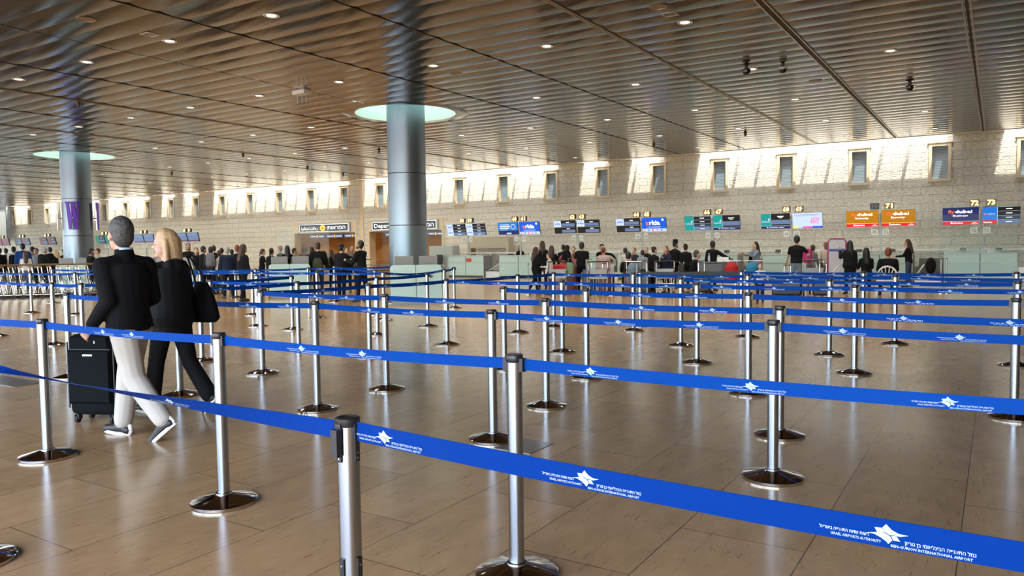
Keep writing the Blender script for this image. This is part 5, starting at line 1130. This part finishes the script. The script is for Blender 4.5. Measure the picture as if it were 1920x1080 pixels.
# suitcases
def suitcase(loc, rz, s, m, lab, big=True, soft=False):
    """s = (width, depth, height)"""
    t = thing('suitcase', lab, 'suitcase', (*loc, 0), rz); w_, d_, h_ = s; z0 = .075
    def rr(w, d, z, r=.05):
        o = []
        for cx, cy, a0 in ((w/2-r, d/2-r, 0), (-w/2+r, d/2-r, PI/2), (-w/2+r, -d/2+r, PI), (w/2-r, -d/2+r, 3*PI/2)):
            for q in range(4): a = a0+q*PI/6; o.append((cx+r*math.cos(a), cy+r*math.sin(a), z))
        return o
    MB().rings([rr(w_-.05, d_-.05, z0), rr(w_-.01, d_-.01, z0+.02), rr(w_, d_, z0+.05), rr(w_, d_, z0+h_-.05), rr(w_-.01, d_-.01, z0+h_-.02), rr(w_-.06, d_-.06, z0+h_)]).build('shell', m, t, smooth=True)
    if soft:
        MB().rings([[(x, -d_/2-.028, z) for x, z in ((-w_/2+.03, z0+.12), (w_/2-.03, z0+.12), (w_/2-.03, z0+h_*.8), (-w_/2+.03, z0+h_*.8))], [(x, -d_/2+.01, z) for x, z in ((-w_/2+.015, z0+.09), (w_/2-.015, z0+.09), (w_/2-.015, z0+h_*.82), (-w_/2+.015, z0+h_*.82))]][::-1]).build('front_pocket', m, t)
        MB().rings([[(x, -d_/2-.018, z) for x, z in ((-w_/2+.04, z0+h_*.83), (w_/2-.04, z0+h_*.83), (w_/2-.05, z0+h_*.97), (-w_/2+.05, z0+h_*.97))], [(x, -d_/2+.01, z) for x, z in ((-w_/2+.02, z0+h_*.825), (w_/2-.02, z0+h_*.825), (w_/2-.04, z0+h_*.985), (-w_/2+.04, z0+h_*.985))]][::-1]).build('top_pocket', m, t)
        z = MB(); z.tube([(-w_/2+.02, -d_/2-.006, z0+h_*.822), (w_/2-.02, -d_/2-.006, z0+h_*.822)], .005, 6); z.build('zipper', mat('zip_black', (.02, .02, .022), .3), t)
        MB().box((-.045, -d_/2-.032, z0+h_*.745), (.045, -d_/2-.027, z0+h_*.765)).build('badge', M_CHROME, t); MB().box((.06, -d_/2-.024, z0+h_*.9), (.068, -d_/2-.018, z0+h_*.93)).build('zip_pull', M_CHROME, t)
        MB().tube([(-.11, -.02, z0+h_-.0), (-.09, -.02, z0+h_+.035), (.09, -.02, z0+h_+.035), (.11, -.02, z0+h_-.0)], .014, 8).build('top_handle', M_BLACK, t, smooth=True)
        for sx in (-1, 1): MB().tube([(sx*(w_/2), -d_/2+.01, z0+.06), (sx*w_/2, -d_/2+.01, z0+h_-.06)], .008, 6).build('piping', M_BLACK, t)
    else:
        g = MB(); [g.box((-w_/2+.06+i*(w_-.12)/5-.008, -d_/2-.004, z0+.08), (-w_/2+.06+i*(w_-.12)/5+.008, -d_/2+.01, z0+h_-.08)) for i in range(6)]; g.build('ribs', m, t)
    hl = MB(); th_ = .22 if soft else .30
    for sx in (-.08, .08): hl.tube([(sx, d_/2-.05, z0+h_-.02), (sx, d_/2-.05, z0+h_+th_)], .008, 6)
    hl.tube([(-.1, d_/2-.05, z0+h_+th_), (.1, d_/2-.05, z0+h_+th_)], .014, 8); hl.build('telescopic_handle', M_BLACK if soft else M_CHROME, t, smooth=True)
    for sx in (-1, 1):
        for sy in (-1, 1):
            x, y = sx*(w_/2-.05), sy*(d_/2-.05); c = MB(); c.lathe([(.018, .05), (.022, z0+.01)], (x, y, 0), 10); c.box((x-.022, y-.03, .03), (x-.014, y+.02, .07)).box((x+.014, y-.03, .03), (x+.022, y+.02, .07)); q = c.build('caster', M_BLACK, t)
            MB().rings([[(x+k_, y-.012+.03*math.cos(a*PI/8), .03+.03*math.sin(a*PI/8)) for a in range(16)] for k_ in (-.012, .012)]).build('wheel', mat('rubber'), q)
    return t
M_CASE = mat('suitcase_charcoal', (.003, .0045, .006), .85, spec=.12, bump=(120, .3, .2))
suitcase((-6.60, 3.71), R(24), (.43, .28, .69), M_CASE, 'large charcoal soft sided suitcase on four wheels beside the walking man', soft=True)
M_SRED = mat('dark_red_shell', (.10, .008, .012), .35); M_SBLK = mat('black_shell', (.01, .01, .012), .35); M_SNAVY = mat('navy_shell', (.012, .02, .06), .4)
def floral():
    m = bpy.data.materials.new('floral_shell'); m.use_nodes = True; n = m.node_tree; p = n.nodes['Principled BSDF']; L = n.links.new
    t = n.nodes.new('ShaderNodeTexCoord'); v = n.nodes.new('ShaderNodeTexVoronoi'); v.inputs['Scale'].default_value = 16; c = n.nodes.new('ShaderNodeValToRGB'); c.color_ramp.elements[0].position = .25; c.color_ramp.elements[0].color = (.35, .10, .12, 1); c.color_ramp.elements[1].position = .45; c.color_ramp.elements[1].color = (.5, .38, .36, 1)
    L(t.outputs['Object'], v.inputs['Vector']); L(v.outputs['Distance'], c.inputs[0]); L(c.outputs[0], p.inputs['Base Color']); p.inputs['Roughness'].default_value = .4; return m
M_FLO = floral()
for x, y, rz, s, m, l in ((-11.5, 20.9, .6, (.5, .3, .62), M_FLO, 'suitcase with pink floral pattern in the family group'), (-11.0, 20.8, .6, (.32, .26, .72), M_SRED, 'dark red suitcase beside the floral one'), (-10.45, 20.9, .5, (.4, .28, .68), M_SNAVY, 'navy suitcase right of the dark red one'),
    (-9.95, 21.0, .5, (.45, .3, .55), M_SRED, 'red suitcase beneath the seated child'), (-9.15, 20.95, .4, (.34, .26, .60), M_SRED, 'slim red suitcase left of the stroller'), (-4.75, 21.3, .15, (.75, .32, .50), M_SBLK, 'wide ribbed black suitcase with a white tag, lying before the man in a t-shirt'),
    (-3.9, 21.6, .2, (.5, .3, .55), M_SBLK, 'black suitcase right of the wide ribbed one'), (-7.3, 21.9, .3, (.5, .3, .6), M_SBLK, 'black suitcase on the floor under the black table'), (-8.7, 20.9, .3, (.42, .28, .62), M_SBLK, 'black suitcase behind the three cart poles')):
    suitcase((x, y), rz, s, m, l)
tag(MB().box((-.035, -.004, 0), (.035, 0, .09)).build('luggage_tag', mat('white_tag', (.7, .6, .6), .6), loc=(-4.70, 21.12, .42), rz=.15), 'white and red paper tag on the wide ribbed black suitcase', 'luggage tag')
# hand trolleys in the queue
def trolley(x, y, rz, lab, load=None):
    t = thing('luggage_cart', lab, 'luggage cart', (x, y, 0), rz, 'luggage carts in the queue'); cart_geo().build('frame', M_CHROME, t, smooth=True)
    MB().tube([(-.30, -.17, 1.0), (.30, -.17, 1.0)], .018, 8).build('handle', M_BLACK, t, smooth=True); MB().box((-.24, -.19, .50), (.24, -.165, .78)).build('panel', load or mat('pale_cart_panel', (.30, .31, .32), .4), t)
    for p in ((0, .60, .055), (-.24, -.06, .07), (.24, -.06, .07)):
        r = p[2]; MB().rings([[(p[0]+q, p[1]+r*math.cos(a*PI/8), p[2]+r*math.sin(a*PI/8)) for a in range(16)] for q in (-.018, .018)]).build('wheel', mat('rubber'), t)
trolley(-8.15, 21.2, .35, 'luggage cart with a pale panel and blue strap sticker before the man in a hat')
trolley(-11.2, 20.3, .5, 'luggage cart carrying the floral suitcase'); trolley(-4.35, 22.6, .3, 'luggage cart between the magenta backpack and the black haired woman'); trolley(-9.9, 20.4, .5, 'luggage cart standing before the seated child')
# black table with bottle and box
t = thing('folding_table', 'small black draped table with a bottle and box on it', 'table', (-7.0, 22.4, 0), .3)
MB().box((-.55, -.3, .92), (.55, .3, .95)).build('tabletop', M_BLACK, t)
for sx in (-1, 1):
    for sy in (-1, 1): MB().box((sx*.52-.015, sy*.27-.015, 0), (sx*.52+.015, sy*.27+.015, .92)).build('leg', M_STEEL, t)
MB().box((-.5, -.26, .4), (.5, .26, .9)).build('crate', M_BLACK, t)
t = thing('bottle', 'clear water bottle standing on the black table', 'bottle', (-7.2, 22.3, .95)); MB().lathe([(.035, 0), (.037, .12), (.03, .17), (.013, .2), (.013, .23)], n=14).build('body', glass('bottle_clear', (.8, .85, .9), .4), t, smooth=True); MB().lathe([(.015, .23), (.015, .25)], n=12).build('cap', M_WHITE, t)
tag(MB().box((-.16, -.1, 0), (.16, .1, .13)).build('tissue_box', M_WHITE, loc=(-6.8, 22.35, .95), rz=.3), 'white paper box on the black table', 'box')
# wheelchair
t = thing('wheelchair', 'wheelchair carrying the elderly person in black', 'wheelchair', (-7.80, 22.5, 0), math.atan2(7.8, 22.5)+R(-75))
for sx in (-1, 1):
    MB().tube([(sx*.27, -.1+.3*math.cos(a*PI/12), .3+.29*math.sin(a*PI/12)) for a in range(25)], .012, 6).build('wheel', M_DSTEEL, t, smooth=True); MB().tube([(sx*.24, .4, .08), (sx*.24, .35, .43), (sx*.24, -.25, .43), (sx*.24, -.3, .95), (sx*.24, -.42, .95)], .013, 6).build('side_frame', M_CHROME, t, smooth=True)
MB().box((-.23, -.24, .40), (.23, .2, .43)).build('seat', M_BLACK, t); MB().box((-.23, -.31, .5), (.23, -.29, .9)).build('backrest', M_BLACK, t)
# stroller
def stroller(x, y, rz, lab, m):
    t = thing('stroller', lab, 'stroller', (x, y, 0), rz)
    f = MB(); 
    for sx in (-.24, .24): f.tube([(sx, .35, .1), (sx, 0, .5), (sx, -.35, 1.0)], .013, 6); f.tube([(sx, -.3, .12), (sx, .05, .55)], .013, 6)
    f.tube([(-.24, -.35, 1.0), (.24, -.35, 1.0)], .016, 6); f.build('frame', M_DSTEEL, t, smooth=True)
    fuse('seat', [('l', [((0, .1, .36), (.14, 0, 0), (0, .17, 0)), ((0, .0, .62), (.20, 0, 0), (0, .16, .0)), ((0, -.06, .82), (.19, 0, 0), (0, .17, 0)), ((0, -.10, .96), (.10, 0, 0), (0, .09, 0))])], m, t, .025, 3)
    for sx in (-1, 1):
        for yy in (.35, -.3): MB().rings([[(sx*.26+q, yy+.09*math.cos(a*PI/8), .09+.09*math.sin(a*PI/8)) for a in range(16)] for q in (-.018, .018)]).build('wheel', mat('rubber'), t)
stroller(-9.0, 20.9, .4, 'stroller with grey blue canopy in the queue', CL['greyblue'])
stroller(-5.75, 21.6, .3, 'stroller with bright blue canopy left of the toddler', mat('bright_blue_fabric', (.02, .20, .36), .7)); stroller(-6.35, 21.7, .3, 'stroller with red seat left of the bright blue one', mat('bright_red_fabric', (.45, .01, .015), .7))
# backpacks on people
def bp(x, y, ang, m, lab, z=.98, s=1., d=-.21):
    l, rz = off((x, y), ang, d); backpack(l, rz, m, lab, z, s)
bp(-4.92, 25.27, -25, mat('magenta_fabric', (.42, .01, .16), .7), 'magenta backpack worn by the woman in grey', .88, .95, -.26)
bp(-11.76, 22.07, -20, CL['black'], 'dark backpack worn by the woman in pink shirt', .9)
bp(-22.2, 16.4, -20, CL['grey'], 'grey rucksack worn in the left queue', .95)
bp(-17.93, 17.05, -5, mat('camouflage', (.045, .05, .03), .9, bump=(6, .2, .8)), 'dark camouflage rucksack worn by the broad man in the portal', .75)
bp(-35.39, 16.37, -20, CL['black'], 'black rucksack worn over the white t-shirt at left', .95)
bp(-9.38, 21.4, 0, CL['black'], 'black rucksack on the bending person in the queue', .62, .9, -.32)
bp(-10.9, 20.5, 0, mat('sage_fabric', (.18, .26, .16), .8), 'sage green child backpack beside the dark red suitcase', .62, .8, 0)
bp(-11.45, 21.1, 0, mat('leather_tan', (.22, .09, .03), .6), 'tan leather bag over the floral suitcase', .72, .7, 0)
tag(fuse('holdall', [('c', (-.2, 0, .83), .1, (.2, 0, .83), .1)], mat('bright_red_fabric'), None, .02), 'pink red holdall lying on the floral suitcase', 'bag'); bpy.data.objects['holdall'].location = (-11.35, 20.75, -.02)
blob('backpack', 'black holdall standing on the baggage scale right of the woman in jeans', 'backpack', [('e', (0, 0, .62), (.17, .13, .3))], CL['black'], (-1.95, 30.3, 0))
# shoulder bag of the blonde woman
l, rz = off(WOM, 40, -.03, .33)
t = thing('shoulder_bag', 'large slouchy black shoulder bag hanging from the blonde woman', 'bag', l, rz)
fuse('body', [('l', [((0, 0, .80), (.07, 0, 0), (0, .16, 0)), ((.01, 0, .84), (.10, 0, 0), (0, .19, 0)), ((0, 0, .98), (.085, 0, 0), (0, .165, 0)), ((0, 0, 1.12), (.05, 0, 0), (0, .11, 0)), ((0, .0, 1.18), (.03, 0, 0), (0, .07, 0))])], CL['jacket'], t, .012, 5)
for yy in (-.07, .07): MB().tube([(0, yy, 1.14), (-.06, yy*.7, 1.28), (-.135, yy*.25, 1.405), (-.17, 0, 1.425)], .009, 8).build('strap', M_BLACK, t, smooth=True)
# collar strip of the walking man and earring of the woman
nb = Vector((0, 0, 0)); 
mcz = 1.505*mk+.008
cb = MB().rings([[(rr_*mk*math.cos(a)+.0, -rr_*mk*math.sin(a)+.035*mk, z_*mk-.012) for a in [R(15+150*i/14) for i in range(15)]] for rr_, z_ in ((.066, 1.497), (.071, 1.503), (.072, 1.520), (.066, 1.522))], cap=False, closed=False)
cb.build('shirt_collar', mat('pale_blue_shirt', (.45, .60, .72), .7), mt, smooth='all')
# magenta framed notice stand, thin queue posts
def at_rz(x, y): return math.atan2(-x, y)
t = thing('notice_stand', 'tall notice stand with rounded magenta frame behind the black haired woman', 'sign stand', (-4.12, 25.0, 0), at_rz(-4.12, 25)+R(0))
fr_ = [(-.25, 0, .06), (-.25, 0, 1.5), (-.18, 0, 1.58), (.18, 0, 1.58), (.25, 0, 1.5), (.25, 0, .06)]
MB().tube(fr_, .022, 8).build('frame', mat('magenta_frame', (.32, .03, .12), .4), t, smooth=True); MB().box((-.23, -.008, .3), (.23, .008, 1.55)).build('poster', mat('poster_pale', (.5, .5, .55), .5), t)
MB().box((-.22, -.014, 1.2), (.22, -.009, 1.28)).build('banner_stripe', C_NAVY, t); MB().box((-.3, -.15, 0), (.3, .15, .03)).build('base', M_DSTEEL, t)
for x, y, l, hh in ((-1.33, 24.70, 'thin dark queue post, left of the pair before the rightmost desk', .97), (-1.20, 24.78, 'thin dark queue post, right of the pair before the rightmost desk', .97), (-12.05, 20.0, 'thin pale post beside the two women in black', .92), (-10.35, 20.6, 'thin pale post left of the beige coated woman', .95), (-9.55, 20.6, 'thin pale post between the seated child and the black rucksack', .95), (-8.72, 20.5, 'thin pale post, left of three before the queue middle', .95), (-8.45, 20.6, 'thin pale post, middle of three before the queue middle', .95), (-8.2, 20.7, 'thin pale post, right of three before the queue middle', .95)):
    t = thing('queue_post', lab if 0 else l, 'queue post', (x, y, 0)); MB().lathe([(.14, 0), (.14, .01), (.03, .03)], n=20).build('base', M_CHROME, t, smooth=True); MB().lathe([(.019, .02), (.019, hh)], n=12).build('pole', mat('sign_pole') if 'pale' in l else M_DSTEEL, t, smooth=True); MB().lathe([(.024, hh), (.024, hh+.03)], n=12).build('cap', M_BLACK, t, smooth=True)
